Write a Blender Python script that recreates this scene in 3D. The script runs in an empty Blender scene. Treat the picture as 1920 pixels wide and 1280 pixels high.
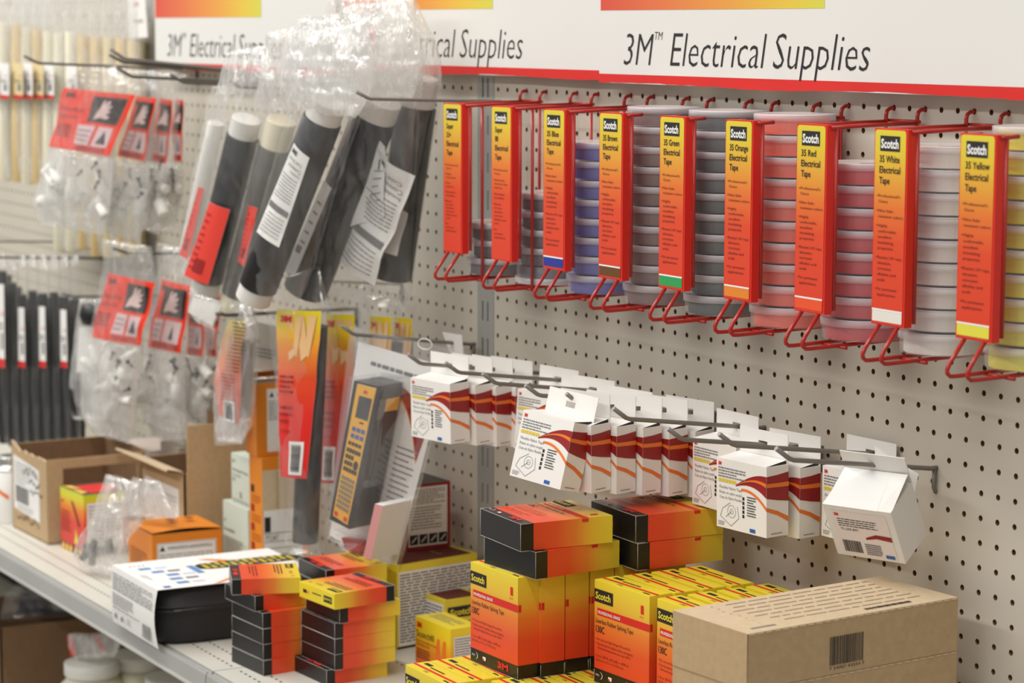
import bpy, math, random
from mathutils import Vector, Matrix, noise
random.seed(7)
SC = bpy.context.scene
COL = SC.collection
IN = 0.0254            # everything below is laid out in inches
Z0 = 58.0              # height of the reference pegboard hole row above the floor (inches)

# ------------------------------------------------------------------ camera, world, lights
CAMP = (112.86494, -63.46993, 3.22349)
CAMR = (1.44374702, -0.00206053, 1.05296178)
FPX = 4607.83
cd = bpy.data.cameras.new('camera'); cam = bpy.data.objects.new('camera', cd); COL.objects.link(cam)
cam.location = (CAMP[0]*IN, CAMP[1]*IN, (CAMP[2]+Z0)*IN); cam.rotation_euler = CAMR
cd.sensor_width = 36.0; cd.lens = FPX*36.0/1920.0; cd.clip_start = 0.05; cd.clip_end = 100
cd.dof.use_dof = True; cd.dof.focus_distance = 104*IN; cd.dof.aperture_fstop = 7.1
SC.camera = cam

w = bpy.data.worlds.new('store'); SC.world = w; w.use_nodes = True
bg = w.node_tree.nodes['Background']; bg.inputs[0].default_value = (1.0, 0.98, 0.95, 1); bg.inputs[1].default_value = 0.46

def area(name, loc, rot, sx, sy, power, col=(1.0, 0.975, 0.93)):
    l = bpy.data.lights.new(name, 'AREA'); l.shape = 'RECTANGLE'; l.size = sx*IN; l.size_y = sy*IN
    l.energy = power; l.color = col
    o = bpy.data.objects.new(name, l); COL.objects.link(o)
    o.location = (loc[0]*IN, loc[1]*IN, (loc[2]+Z0)*IN); o.rotation_euler = rot
    return o
area('fluorescent_row', (10, -44, 66), (0, 0, 0), 190, 7, 70)
area('fluorescent_row', (10, -120, 66), (0, 0, 0), 190, 10, 105)
area('fluorescent_row', (-95, -48, 60), (0, 0, 0), 90, 12, 48)  # unseen lamp, added and strengthened to brighten the far-left pale tubing
SC.view_settings.view_transform = 'Standard'; SC.view_settings.look = 'None'
SC.view_settings.exposure = -0.27; SC.view_settings.gamma = 1.0; SC.view_settings.use_curve_mapping = False

# ------------------------------------------------------------------ pixel -> place helpers
_CM = cam.rotation_euler.to_matrix(); _CP = Vector(CAMP)
def P(x, y, X=None, Y=None, Z=None):
    d = _CM @ Vector(((x-960)/FPX, (640-y)/FPX, -1))
    if X is not None: t = (X-_CP.x)/d.x
    elif Y is not None: t = (Y-_CP.y)/d.y
    else: t = (Z-_CP.z)/d.z
    return _CP + d*t
def Zat(X, Y, ypx):
    lo, hi = -60.0, 20.0
    for _ in range(50):
        m = (lo+hi)/2; d = _CM.transposed() @ (Vector((X, Y, m))-_CP); py = 640-FPX*d.y/-d.z
        if py > ypx: lo = m
        else: hi = m
    return (lo+hi)/2

# ------------------------------------------------------------------ materials
def lin(c):
    return tuple(((v/255.0)/12.92 if v/255.0 <= .04045 else ((v/255.0+.055)/1.055)**2.4) for v in c)
MATS = {}
def mat(name, rgb, rough=.5, metal=0.0, spec=.5, noise_amt=0.0, nscale=60, bump=0.0, bscale=200):
    if name in MATS: return MATS[name]
    m = bpy.data.materials.new(name); m.use_nodes = True; nt = m.node_tree; b = nt.nodes['Principled BSDF']
    c = lin(rgb)
    b.inputs['Base Color'].default_value = (*c, 1); b.inputs['Roughness'].default_value = rough
    b.inputs['Metallic'].default_value = metal; b.inputs['Specular IOR Level'].default_value = spec
    if noise_amt > 0:
        tc = nt.nodes.new('ShaderNodeTexCoord'); n = nt.nodes.new('ShaderNodeTexNoise'); n.inputs['Scale'].default_value = nscale
        n.inputs['Detail'].default_value = 4
        r = nt.nodes.new('ShaderNodeValToRGB')
        r.color_ramp.elements[0].position = .3; r.color_ramp.elements[1].position = .7
        r.color_ramp.elements[0].color = (*[v*(1-noise_amt) for v in c], 1); r.color_ramp.elements[1].color = (*[min(1, v*(1+noise_amt)) for v in c], 1)
        nt.links.new(tc.outputs['Object'], n.inputs['Vector']); nt.links.new(n.outputs['Fac'], r.inputs['Fac']); nt.links.new(r.outputs['Color'], b.inputs['Base Color'])
    if bump > 0:
        tc = nt.nodes.new('ShaderNodeTexCoord'); n = nt.nodes.new('ShaderNodeTexNoise'); n.inputs['Scale'].default_value = bscale
        bp = nt.nodes.new('ShaderNodeBump'); bp.inputs['Strength'].default_value = bump; bp.inputs['Distance'].default_value = .001
        nt.links.new(tc.outputs['Object'], n.inputs['Vector']); nt.links.new(n.outputs['Fac'], bp.inputs['Height']); nt.links.new(bp.outputs['Normal'], b.inputs['Normal'])
    MATS[name] = m; return m
def ramp_mat(name, stops, axis=1, rough=.35):
    """printed colour fade that follows the face's own UV"""
    if name in MATS: return MATS[name]
    m = bpy.data.materials.new(name); m.use_nodes = True; nt = m.node_tree; b = nt.nodes['Principled BSDF']
    uv = nt.nodes.new('ShaderNodeUVMap'); sp = nt.nodes.new('ShaderNodeSeparateXYZ'); r = nt.nodes.new('ShaderNodeValToRGB')
    el = r.color_ramp.elements
    while len(el) < len(stops): el.new(.5)
    for e, (p, c) in zip(el, stops): e.position = p; e.color = (*lin(c), 1)
    nt.links.new(uv.outputs[0], sp.inputs[0]); nt.links.new(sp.outputs[axis], r.inputs['Fac']); nt.links.new(r.outputs['Color'], b.inputs['Base Color'])
    b.inputs['Roughness'].default_value = rough
    MATS[name] = m; return m
def film_mat(name, tint=(250, 250, 248), body=.12, gloss_rough=.13, bump=.6, bscale=70, gloss=.10):
    """thin clear wrapping film: see-through, faintly milky in its creases, with sharp glints"""
    m = bpy.data.materials.new(name); m.use_nodes = True; nt = m.node_tree; nt.nodes.clear(); N = nt.nodes.new; Lk = nt.links.new
    out = N('ShaderNodeOutputMaterial'); tr = N('ShaderNodeBsdfTransparent'); df = N('ShaderNodeBsdfTranslucent'); d2 = N('ShaderNodeBsdfDiffuse'); gl = N('ShaderNodeBsdfGlossy'); c = lin(tint)
    tr.inputs[0].default_value = (.985, .985, .985, 1)
    df.inputs[0].default_value = (*c, 1); d2.inputs[0].default_value = (*c, 1); gl.inputs['Roughness'].default_value = gloss_rough; gl.inputs[0].default_value = (1, 1, 1, 1)
    mb = N('ShaderNodeMixShader'); mb.inputs[0].default_value = .35; Lk(d2.outputs[0], mb.inputs[1]); Lk(df.outputs[0], mb.inputs[2])
    tc = N('ShaderNodeTexCoord'); mp = N('ShaderNodeMapping'); mp.inputs['Scale'].default_value = (1, 1, .35); n = N('ShaderNodeTexNoise'); n.inputs['Scale'].default_value = bscale
    n.inputs['Detail'].default_value = 3; n.inputs['Distortion'].default_value = 1.4
    bp = N('ShaderNodeBump'); bp.inputs['Strength'].default_value = bump; bp.inputs['Distance'].default_value = .006
    Lk(tc.outputs['Object'], mp.inputs['Vector']); Lk(mp.outputs[0], n.inputs['Vector']); Lk(n.outputs['Fac'], bp.inputs['Height']); Lk(bp.outputs['Normal'], gl.inputs['Normal'])
    rp = N('ShaderNodeValToRGB'); e = rp.color_ramp.elements; e[0].position = .38; e[0].color = (body*.6,)*3+(1,); e[1].position = .70; e[1].color = (min(1, body*1.9),)*3+(1,)
    Lk(n.outputs['Fac'], rp.inputs['Fac'])
    m1 = N('ShaderNodeMixShader'); Lk(rp.outputs['Color'], m1.inputs[0]); Lk(tr.outputs[0], m1.inputs[1]); Lk(mb.outputs[0], m1.inputs[2])
    m2 = N('ShaderNodeMixShader'); m2.inputs[0].default_value = gloss; Lk(m1.outputs[0], m2.inputs[1]); Lk(gl.outputs[0], m2.inputs[2])
    Lk(m2.outputs[0], out.inputs['Surface'])
    MATS[name] = m; return m

BLK, RED, ORG, YEL = (22, 20, 20), (226, 70, 38), (240, 120, 30), (234, 212, 58)
TAPE_BOX = [(0, BLK), (.139, BLK), (.140, RED), (.38, (228, 82, 42)), (.60, (230, 128, 48)), (.78, (230, 186, 56)), (1, YEL)]
m_grad = ramp_mat('box_print_fade', TAPE_BOX, 1, .30)
m_sign = ramp_mat('rack_sign_print', [(0, (222, 62, 34)), (.42, (224, 74, 36)), (.60, (228, 118, 46)), (.76, (228, 166, 54)), (.88, (226, 196, 54)), (1, (224, 208, 60))], 1, .35)
m_pack = ramp_mat('pack_print', [(0, (214, 28, 20)), (.38, (222, 36, 22)), (.60, (228, 74, 26)), (.78, (238, 150, 40)), (.93, (240, 212, 40)), (1, (242, 222, 40))], 1, .3)
m_hdr = ramp_mat('header_sign_print', [(0, (216, 78, 62)), (.3, (224, 118, 68)), (.62, (230, 160, 68)), (.86, (226, 196, 66)), (1, (212, 210, 76))], 0, .4)
m_wall = mat('pegboard_paint', (201, 194, 180), .55, noise_amt=.035, nscale=5)
m_hole = mat('hardboard_edge', (120, 88, 56), .9)
m_dark = mat('dark_back', (26, 20, 16), .9)
m_metal = mat('painted_steel', (176, 176, 172), .42, .25, noise_amt=.04, nscale=9)
m_shelf = mat('shelf_enamel', (206, 204, 194), .42, noise_amt=.03, nscale=8)
m_white = mat('white_card', (236, 233, 228), .55)
m_whitep = mat('white_paper', (236, 235, 232), .6)
m_cream = mat('cream_plastic', (236, 230, 205), .45)
m_wire = mat('red_wire', (176, 40, 32), .32)
m_redp = mat('red_plastic', (222, 40, 26), .35)
m_hook = mat('zinc_hook', (128, 124, 118), .4, .25)
m_hookd = mat('dark_hook', (92, 90, 86), .4, .25)
m_black = mat('black_card', (20, 19, 20), .34)
m_blackr = mat('black_rubber', (18, 19, 22), .42, bump=.15, bscale=300)
m_grayr = mat('grey_rubber', (92, 90, 86), .5)
m_ink = mat('black_ink', (30, 28, 28), .6)
m_inkd = mat('brown_ink', (96, 32, 20), .6)
m_inkg = mat('grey_ink', (120, 118, 118), .7)
m_redink = mat('red_ink', (214, 34, 28), .5)
m_dred = mat('dark_red_ink', (150, 24, 22), .5)
m_oink = mat('orange_ink', (236, 120, 40), .5)
m_blueink = mat('blue_ink', (40, 96, 176), .5)
m_pblue = mat('pale_blue_ink', (196, 208, 232), .6)
m_yel = mat('yellow_card', (232, 210, 58), .32)
m_kraft = mat('kraft_board', (186, 158, 120), .75, noise_amt=.06, nscale=120)
m_kraft_shade = mat('kraft_board_shaded', (128, 98, 70), .8, noise_amt=.06, nscale=60)  # darkened kraft copy: shade inside open cartons painted into the colour
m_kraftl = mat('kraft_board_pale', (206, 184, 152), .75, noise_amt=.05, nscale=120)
m_orange = mat('orange_card', (226, 134, 34), .45)
m_orcard = mat('orange_insert', (242, 56, 22), .45)
m_mint = mat('mint_card', (206, 220, 208), .6)
m_edge = mat('worn_paper_edge', (190, 186, 180), .8)
m_clearw = mat('milky_plastic', (232, 230, 224), .35)
m_beige = mat('beige_tubing', (226, 208, 160), .5)
m_screw = mat('steel_screw', (92, 90, 92), .35, .6)
m_alu = mat('bright_tin', (200, 200, 198), .25, .9)
m_floor = mat('vinyl_floor', (150, 144, 134), .4)
m_sboard = mat('sign_white', (226, 225, 221), .5)
m_faint = mat('faint_ink', (150, 132, 108), .7)
m_skin = mat('photo_grey', (226, 200, 204), .6)

# milky translucent canister plastic
def milky(name, tint, fac):
    m = bpy.data.materials.new(name); m.use_nodes = True; nt = m.node_tree; nt.nodes.clear()
    out = nt.nodes.new('ShaderNodeOutputMaterial'); tr = nt.nodes.new('ShaderNodeBsdfTransparent'); pb = nt.nodes.new('ShaderNodeBsdfPrincipled')
    pb.inputs['Base Color'].default_value = (*lin(tint), 1); pb.inputs['Roughness'].default_value = .22
    mx = nt.nodes.new('ShaderNodeMixShader'); mx.inputs[0].default_value = fac
    nt.links.new(tr.outputs[0], mx.inputs[1]); nt.links.new(pb.outputs[0], mx.inputs[2]); nt.links.new(mx.outputs[0], out.inputs[0])
    MATS[name] = m; return m
m_can = milky('frosted_canister', (242, 240, 246), .20)
m_lid = milky('frosted_lid', (244, 242, 248), .53)
m_blister = milky('clear_blister', (235, 235, 240), .13)
m_film = film_mat('bag_film', body=.12, gloss=.09)
m_filmh = film_mat('bag_film_crinkled', body=.26, bump=.9, bscale=50, gloss_rough=.09, gloss=.13)
m_blister = film_mat('clear_blister_pvc', body=.05, bump=.12, bscale=14, gloss_rough=.05, gloss=.14)
m_films = film_mat('bag_film_smooth', body=.05, bump=.4, bscale=35, gloss=.07)

# ------------------------------------------------------------------ text meshes (built-in font)
_TX = {}
def textmesh(s, bold=0.0, shear=0.0):
    k = (s, bold, shear)
    if k in _TX: return _TX[k]
    cu = bpy.data.curves.new('t', 'FONT'); cu.body = s; cu.size = 1.0; cu.resolution_u = 2; cu.offset = bold; cu.shear = shear
    ob = bpy.data.objects.new('t', cu); COL.objects.link(ob)
    bpy.context.view_layer.update()
    me = ob.to_mesh()
    vs = [(v.co.x, v.co.y) for v in me.vertices]; fs = [tuple(p.vertices) for p in me.polygons]
    ob.to_mesh_clear(); bpy.data.objects.remove(ob); bpy.data.curves.remove(cu)
    if vs:
        x0 = min(v[0] for v in vs); x1 = max(v[0] for v in vs)
    else: x0, x1 = 0, 1
    _TX[k] = (vs, fs, x0, x1); return _TX[k]

# ------------------------------------------------------------------ mesh builder
class Frame:
    def __init__(s, o, u, v): s.o = Vector(o); s.u = Vector(u).normalized(); s.v = Vector(v).normalized(); s.n = s.u.cross(s.v)
    def at(s, a, b, l=0.0): return s.o + s.u*a + s.v*b + s.n*l
LIFT = .012
class MB:
    def __init__(s): s.v = []; s.f = []; s.m = []; s.uv = []; s.mats = []; s.sm = []
    def mi(s, m):
        if m not in s.mats: s.mats.append(m)
        return s.mats.index(m)
    def face(s, pts, m, uv=None, smooth=False):
        b = len(s.v); s.v += [Vector(p) for p in pts]; s.f.append(tuple(range(b, b+len(pts)))); s.m.append(s.mi(m)); s.uv.append(uv); s.sm.append(smooth)
    def raw(s, vs, fs, m, smooth=False, uvs=None):
        b = len(s.v); s.v += [Vector(p) for p in vs]; i = s.mi(m)
        for k, f in enumerate(fs):
            s.f.append(tuple(b+j for j in f)); s.m.append(i); s.uv.append([uvs[j] for j in f] if uvs else None); s.sm.append(smooth)
    SUB = 0
    def rect(s, fr, x0, y0, x1, y1, m, l=1, uv=None):
        if s.SUB and (x1-x0 > s.SUB or y1-y0 > s.SUB):
            nx, ny = max(1, math.ceil((x1-x0)/s.SUB)), max(1, math.ceil((y1-y0)/s.SUB)); S_ = s.SUB; s.SUB = 0
            for i in range(nx):
                for j in range(ny): s.rect(fr, x0+(x1-x0)*i/nx, y0+(y1-y0)*j/ny, x0+(x1-x0)*(i+1)/nx, y0+(y1-y0)*(j+1)/ny, m, l)
            s.SUB = S_; return
        L = LIFT*l; s.face([fr.at(x0, y0, L), fr.at(x1, y0, L), fr.at(x1, y1, L), fr.at(x0, y1, L)], m, uv or [(0, 0), (1, 0), (1, 1), (0, 1)])
    def poly(s, fr, pts, m, l=1):
        s.face([fr.at(a, b, LIFT*l) for a, b in pts], m, [(0, 0)]*len(pts))
    def band(s, fr, top, bot, m, l=1):
        for i in range(len(top)-1):
            s.face([fr.at(*bot[i], LIFT*l), fr.at(*bot[i+1], LIFT*l), fr.at(*top[i+1], LIFT*l), fr.at(*top[i], LIFT*l)], m)
    def text(s, fr, x, y, h, t, m, w=None, l=1.5, bold=0.0, shear=0.0, rot=0):
        vs, fs, x0, x1 = textmesh(t, bold, shear)
        if not vs: return
        k = h/.70; sx = k if w is None else w/max(1e-6, (x1-x0))
        c, sn = math.cos(math.radians(rot)), math.sin(math.radians(rot)); out = []
        for a, b in vs:
            a = (a-x0)*sx; b = b*k
            out.append(fr.at(x+a*c-b*sn, y+a*sn+b*c, LIFT*l))
        s.raw(out, fs, m)
    def greek(s, fr, x0, y0, x1, y1, rows, m, fill=.5, l=1.5, rnd=None, ragged=True):
        """rows of small print, drawn as word-length dashes"""
        rnd = rnd or random; dy = (y1-y0)/rows
        for r in range(rows):
            yy = y1-dy*(r+.5-fill/2)-dy*fill; x = x0; end = x1-(rnd.random()*.35*(x1-x0) if ragged and (r % 3 == 2) else rnd.random()*.04*(x1-x0))
            while x < end:
                wl = (x1-x0)*rnd.uniform(.05, .16); e = min(x+wl, end); s.rect(fr, x, yy, e, yy+dy*fill, m, l); x = e+(x1-x0)*.018
    def barcode(s, fr, x0, y0, x1, y1, m, n=22, l=1.5, vert=False):
        rnd = random.Random(3); x = x0 if not vert else y0; e = x1 if not vert else y1; st = (e-x)/n/1.0
        while x < e:
            wd = st*rnd.choice((.35, .5, .8))
            if vert: s.rect(fr, x0, x, x1, min(x+wd, e), m, l)
            else: s.rect(fr, x, y0, min(x+wd, e), y1, m, l)
            x += wd+st*rnd.choice((.35, .5))
    def box(s, x0, y0, z0, x1, y1, z1, m, front=None, right=None, top=None, left=None, back=None, bottom=None):
        q = [(0, 0), (1, 0), (1, 1), (0, 1)]
        s.face([(x0, y0, z0), (x1, y0, z0), (x1, y0, z1), (x0, y0, z1)], front or m, q)
        s.face([(x1, y0, z0), (x1, y1, z0), (x1, y1, z1), (x1, y0, z1)], right or m, q)
        s.face([(x1, y1, z0), (x0, y1, z0), (x0, y1, z1), (x1, y1, z1)], back or m, q)
        s.face([(x0, y1, z0), (x0, y0, z0), (x0, y0, z1), (x0, y1, z1)], left or m, q)
        s.face([(x0, y0, z1), (x1, y0, z1), (x1, y1, z1), (x0, y1, z1)], top or m, q)
        s.face([(x0, y1, z0), (x1, y1, z0), (x1, y0, z0), (x0, y0, z0)], bottom or m, q)
    def tube(s, pts, r, m, n=8, cap=True, closed=False, rs=None):
        pts = [Vector(p) for p in pts]; rings = []; N = len(pts); up = None
        for i, p in enumerate(pts):
            a = pts[i-1] if i > 0 else (pts[-1] if closed else p); b = pts[i+1] if i < N-1 else (pts[0] if closed else p)
            t = (b-a).normalized()
            if up is None: up = Vector((0, 0, 1)) if abs(t.z) < .9 else Vector((1, 0, 0))
            sd = t.cross(up)
            if sd.length < 1e-4: sd = t.cross(Vector((0, 1, 0)))
            sd.normalize(); up = sd.cross(t).normalized(); rr = rs[i] if rs else r
            rings.append([p+(sd*math.cos(2*math.pi*k/n)+up*math.sin(2*math.pi*k/n))*rr for k in range(n)])
        b = len(s.v); i = s.mi(m)
        for rg in rings: s.v += rg
        R = N if closed else N-1
        for j in range(R):
            j2 = (j+1) % N
            for k in range(n):
                k2 = (k+1) % n
                s.f.append((b+j*n+k, b+j*n+k2, b+j2*n+k2, b+j2*n+k)); s.m.append(i); s.uv.append(None); s.sm.append(True)
        if cap and not closed:
            s.f.append(tuple(b+k for k in range(n))[::-1]); s.m.append(i); s.uv.append(None); s.sm.append(False)
            s.f.append(tuple(b+(N-1)*n+k for k in range(n))); s.m.append(i); s.uv.append(None); s.sm.append(False)
    def lathe(s, prof, m, c=(0, 0, 0), n=32, smooth=True):
        b = len(s.v); i = s.mi(m); c = Vector(c)
        for r, z in prof:
            for k in range(n):
                a = 2*math.pi*k/n; s.v.append(c+Vector((r*math.cos(a), r*math.sin(a), z)))
        for j in range(len(prof)-1):
            for k in range(n):
                k2 = (k+1) % n
                s.f.append((b+j*n+k, b+j*n+k2, b+(j+1)*n+k2, b+(j+1)*n+k)); s.m.append(i); s.uv.append(None); s.sm.append(smooth)
    def build(s, name, parent=None, loc=(0, 0, 0), rot=(0, 0, 0), origin=(0, 0, 0), bevel=0):
        me = bpy.data.meshes.new(name); o = Vector(origin)
        me.from_pydata([tuple((v-o)*IN) for v in s.v], [], s.f)
        for m in s.mats: me.materials.append(m)
        me.polygons.foreach_set('material_index', s.m); me.polygons.foreach_set('use_smooth', s.sm)
        if any(u is not None for u in s.uv):
            L = me.uv_layers.new(name='UVMap').data; k = 0
            for f, u in zip(s.f, s.uv):
                for j in range(len(f)):
                    if u is not None: L[k].uv = u[j]
                    k += 1
        me.update()
        ob = bpy.data.objects.new(name, me); COL.objects.link(ob)
        if parent is not None:
            ob.parent = parent; ob.location = Vector(loc)*IN
        else: ob.location = ((loc[0]+o.x)*IN, (loc[1]+o.y)*IN, (loc[2]+o.z+Z0)*IN)
        ob.rotation_euler = rot
        if bevel:
            md = ob.modifiers.new('bevel', 'BEVEL'); md.width = bevel*IN; md.segments = 2; md.limit_method = 'ANGLE'
        return ob
def thing(name, label, cat, loc=(0, 0, 0), rot=(0, 0, 0), group=None):
    o = bpy.data.objects.new(name, None); COL.objects.link(o); o.empty_display_size = .02
    o.location = (loc[0]*IN, loc[1]*IN, (loc[2]+Z0)*IN); o.rotation_euler = rot
    o['label'] = label; o['category'] = cat
    if group: o['group'] = group
    return o
def tag(o, label, cat, group=None, kind=None):
    o['label'] = label; o['category'] = cat
    if group: o['group'] = group
    if kind: o['kind'] = kind
    return o
def struct(o, label=None):
    o['kind'] = 'structure'
    if label: o['label'] = label; o['category'] = 'structure'
    return o
def dup(root, loc, rot, label, group=None):
    r = root.copy(); COL.objects.link(r); r.location = (loc[0]*IN, loc[1]*IN, (loc[2]+Z0)*IN); r.rotation_euler = rot; r['label'] = label
    if group: r['group'] = group
    for ch in list(root.children):
        c = ch.copy(); COL.objects.link(c); c.parent = r
        for g in list(ch.children):
            d = g.copy(); COL.objects.link(d); d.parent = c
    return r
def euler_from(ux, uy, uz):
    M = Matrix((Vector(ux), Vector(uy), Vector(uz))).transposed(); return M.to_euler()
ORD = ['first', 'second', 'third', 'fourth', 'fifth', 'sixth', 'seventh', 'eighth', 'ninth', 'tenth', 'eleventh', 'twelfth']
RX = lambda d: math.radians(d)

#PART2
# ================================================================== PART 2: wall, uprights, signs
def pegboard(name, xs, xa, xb, za, zb, side):
    """perforated hardboard: a real hole in every one-inch cell"""
    vs, fs, ms, sm = [], [], [], []; n = 10; r = .125
    zs = list(range(za, zb+1))
    def add(pts, m):
        b = len(vs); vs.extend(pts); fs.append(tuple(range(b, b+len(pts)))); ms.append(m)
    for X in xs:
        for z in zs:
            b = len(vs)
            for k in range(n):
                a = 2*math.pi*k/n+math.pi/n; vs.append((X+r*math.cos(a), 0, z+r*math.sin(a)))
            for k in range(n):
                a = 2*math.pi*k/n+math.pi/n; vs.append((X+r*math.cos(a), .22, z+r*math.sin(a)))
            c = len(vs)
            for k in range(n):
                a = 2*math.pi*k/n+math.pi/n; ca, sa = math.cos(a), math.sin(a); q = .5/max(abs(ca), abs(sa)); vs.append((X+ca*q, 0, z+sa*q))
            d = len(vs); vs.extend([(X+.5, 0, z+.5), (X-.5, 0, z+.5), (X-.5, 0, z-.5), (X+.5, 0, z-.5)])
            for k in range(n):
                k2 = (k+1) % n
                fs.append((b+k, b+k2, c+k2, c+k)[::1]); ms.append(0)
                fs.append((b+k, b+n+k, b+n+k2, b+k2)); ms.append(1)
            for cx, ang in ((0, 45), (1, 135), (2, 225), (3, 315)):
                k = int((math.radians(ang)-math.pi/n)//(2*math.pi/n)) % n; k2 = (k+1) % n
                fs.append((c+k, c+k2, d+cx)); ms.append(0)
    X1, X2 = min(xs)-.5, max(xs)+.5; Z1, Z2 = za-.5, zb+.5
    for q in (((xa, Z1), (X1, Z2)), ((X2, Z1), (xb, Z2))):
        (a, c1), (b2, d1) = q; add([(a, 0, c1), (b2, 0, c1), (b2, 0, d1), (a, 0, d1)], 0)
    me = bpy.data.meshes.new(name)
    me.from_pydata([(v[0]*IN, v[1]*IN, (v[2]+Z0)*IN) for v in vs], [], fs)
    me.materials.append(m_wall); me.materials.append(m_hole); me.polygons.foreach_set('material_index', ms); me.update()
    o = bpy.data.objects.new(name, me); COL.objects.link(o); struct(o)
    return o
OFF = .037
pegboard('wall_right', list(range(0, 66)), -.42, 66, -40, 9, 'r')
pegboard('wall_center', [x+OFF for x in range(-48, -2)], -48.9, -2.2, -40, 9, 'c')
pegboard('wall_left', [x+OFF for x in range(-100, -50)], -100, -50.6, -40, 9, 'l')
b = MB(); b.box(-101, .6, -58, 67, .9, 12, m_dark); struct(b.build('wall_back'))
b = MB(); b.face([(-140, -180, -58), (140, -180, -58), (140, 4, -58), (-140, 4, -58)], m_floor); struct(b.build('floor'))
# slotted uprights at the two seams
for k, x0 in enumerate((-2.2, -50.6)):
    b = MB(); w_ = 1.78
    def slotcol(xa, xb, slotted):
        if not slotted:
            b.face([(xa, -.02, -41), (xb, -.02, -41), (xb, -.02, 10), (xa, -.02, 10)], m_metal); return
        z = -41.0
        while z < 10:
            b.face([(xa, -.02, z), (xb, -.02, z), (xb, -.02, z+.95), (xa, -.02, z+.95)], m_metal)
            b.face([(xa, .18, z+.95), (xb, .18, z+.95), (xb, .18, z+1.98), (xa, .18, z+1.98)], m_dark)
            b.face([(xb, -.02, z+.95), (xb, .18, z+.95), (xb, .18, z+1.98), (xb, -.02, z+1.98)], m_dark)
            b.face([(xa, -.02, z+.95), (xa, .18, z+.95), (xa, .18, z+1.98), (xa, -.02, z+1.98)], m_metal)
            z += 1.98
    slotcol(x0, x0+.50, False); slotcol(x0+.50, x0+.66, True); slotcol(x0+.66, x0+1.06, False); slotcol(x0+1.06, x0+1.20, True); slotcol(x0+1.2, x0+w_, False)
    b.face([(x0+w_, -.02, -41), (x0+w_, .3, -41), (x0+w_, .3, 10), (x0+w_, -.02, 10)], m_dark)
    b.face([(x0, .3, -41), (x0, -.02, -41), (x0, -.02, 10), (x0, .3, 10)], m_metal)
    o = b.build('slotted_upright')
    tag(o, ['grey steel slotted upright between the pegboard panels beside the tape racks', 'grey steel slotted upright at the left end of the header signs'][k], 'upright')

def header(x0, x1, y, dz, label, txt=True):
    t = thing('header_sign', label, 'sign', (x0, y, .62+dz))
    b = MB(); b.box(0, -.1, 0, x1-x0, 0, 9.5, m_sboard)
    fr = Frame((0, -.1, 0), (1, 0, 0), (0, 0, 1)); W = x1-x0
    # torn lower edge strip
    N = 60; top = [(W*i/N, .42) for i in range(N+1)]; rn = random.Random(int(x0)); bot = [(W*i/N, -.03+.04*rn.random()+.05*math.sin(i*.21)) for i in range(N+1)]
    b.band(fr, top, bot, m_redink)
    b.rect(fr, 0.1, 3.42, min(17.8, W), 9.4, m_hdr)
    if txt:
        X = lambda px: P(px, 90, Y=-1.1).x-11.86
        for s, a, c, z, h in (('3M', 1170, 1226, .86, 1.52), ('TM', 1228, 1243, 2.05, .38), ('Electrical', 1257, 1438, .86, 1.56), ('Supplies', 1450, 1632, .86, 1.56)):
            b.text(fr, X(a), z, h, s, m_ink, w=X(c)-X(a), shear=.22, bold=-.012)
    b.build('sign_board', t)
    for xx in (W*.12, W*.85):
        c = MB(); c.tube([(xx, 0, 8.6), (xx, -y-.02, 8.6)], .14, m_metal); c.build('standoff', t)
header(-45.7, -17.4, -1.0, dz=-.22, label= 'leftmost white header sign reading Electrical Supplies, partly behind the bagged tubes')
header(-16.9, 12.3, -.72, dz=.14, label= 'middle white header sign with the words half hidden by plastic bags')
header(11.86, 47.5, -1.0, dz=0, label= 'rightmost white header sign reading Electrical Supplies above the coloured tape racks')

# ================================================================== red tape racks
SUP = [['Professional\'s', 'Choice'], ['Highly', 'Conformable'], ['Flame', 'retardant'], ['All-weather', 'durability'], ['Resists', 'UV rays,', 'abrasion,', 'corrosion', 'alkalies and', 'acids'], ['For', 'permanent', 'applications']]
S88 = [['Professional\'s', 'Choice'], ['Heavy-duty,', 'thick for fast', 'build up'], ['All-weather', 'durability'], ['Resists', 'UV rays,', 'abrasion,', 'corrosion', 'alkalies and', 'acids'], ['For', 'permanent', 'applications']]
S35 = [['Professional\'s', 'Choice'], ['Nine fade-', 'resistant colors'], ['Highly', 'conformable,', 'excellent', 'insulating', 'properties'], ['Resists UV rays,', 'abrasion,', 'corrosion', 'alkalies and', 'acids'], ['For permanent', 'applications']]
RACKS = [
    (['Super', '33+', 'Electrical', 'Tape'], SUP, None, 3, 'black', (44, 44, 48)),
    (['Super', '88', 'Electrical', 'Tape'], S88, None, 5, 'black', (46, 48, 54)),
    (['35 Blue', 'Electrical', 'Tape'], S35, (38, 52, 150), 8, 'blue', (52, 66, 168)),
    (['35 Brown', 'Electrical', 'Tape'], S35, (104, 66, 22), 10, 'brown', (108, 70, 60)),
    (['35 Green', 'Electrical', 'Tape'], S35, (44, 158, 84), 10, 'green', (14, 60, 56)),
    (['35 Orange', 'Electrical', 'Tape'], S35, (228, 134, 40), 10, 'orange', (240, 96, 62)),
    (['35 Red', 'Electrical', 'Tape'], S35, (236, 84, 40), 8, 'red', (206, 30, 44)),
    (['35 White', 'Electrical', 'Tape'], S35, (232, 226, 216), 9, 'white', (236, 230, 222)),
    (['35 Yellow', 'Electrical', 'Tape'], S35, (226, 218, 70), 10, 'yellow', (232, 222, 40))]
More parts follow.
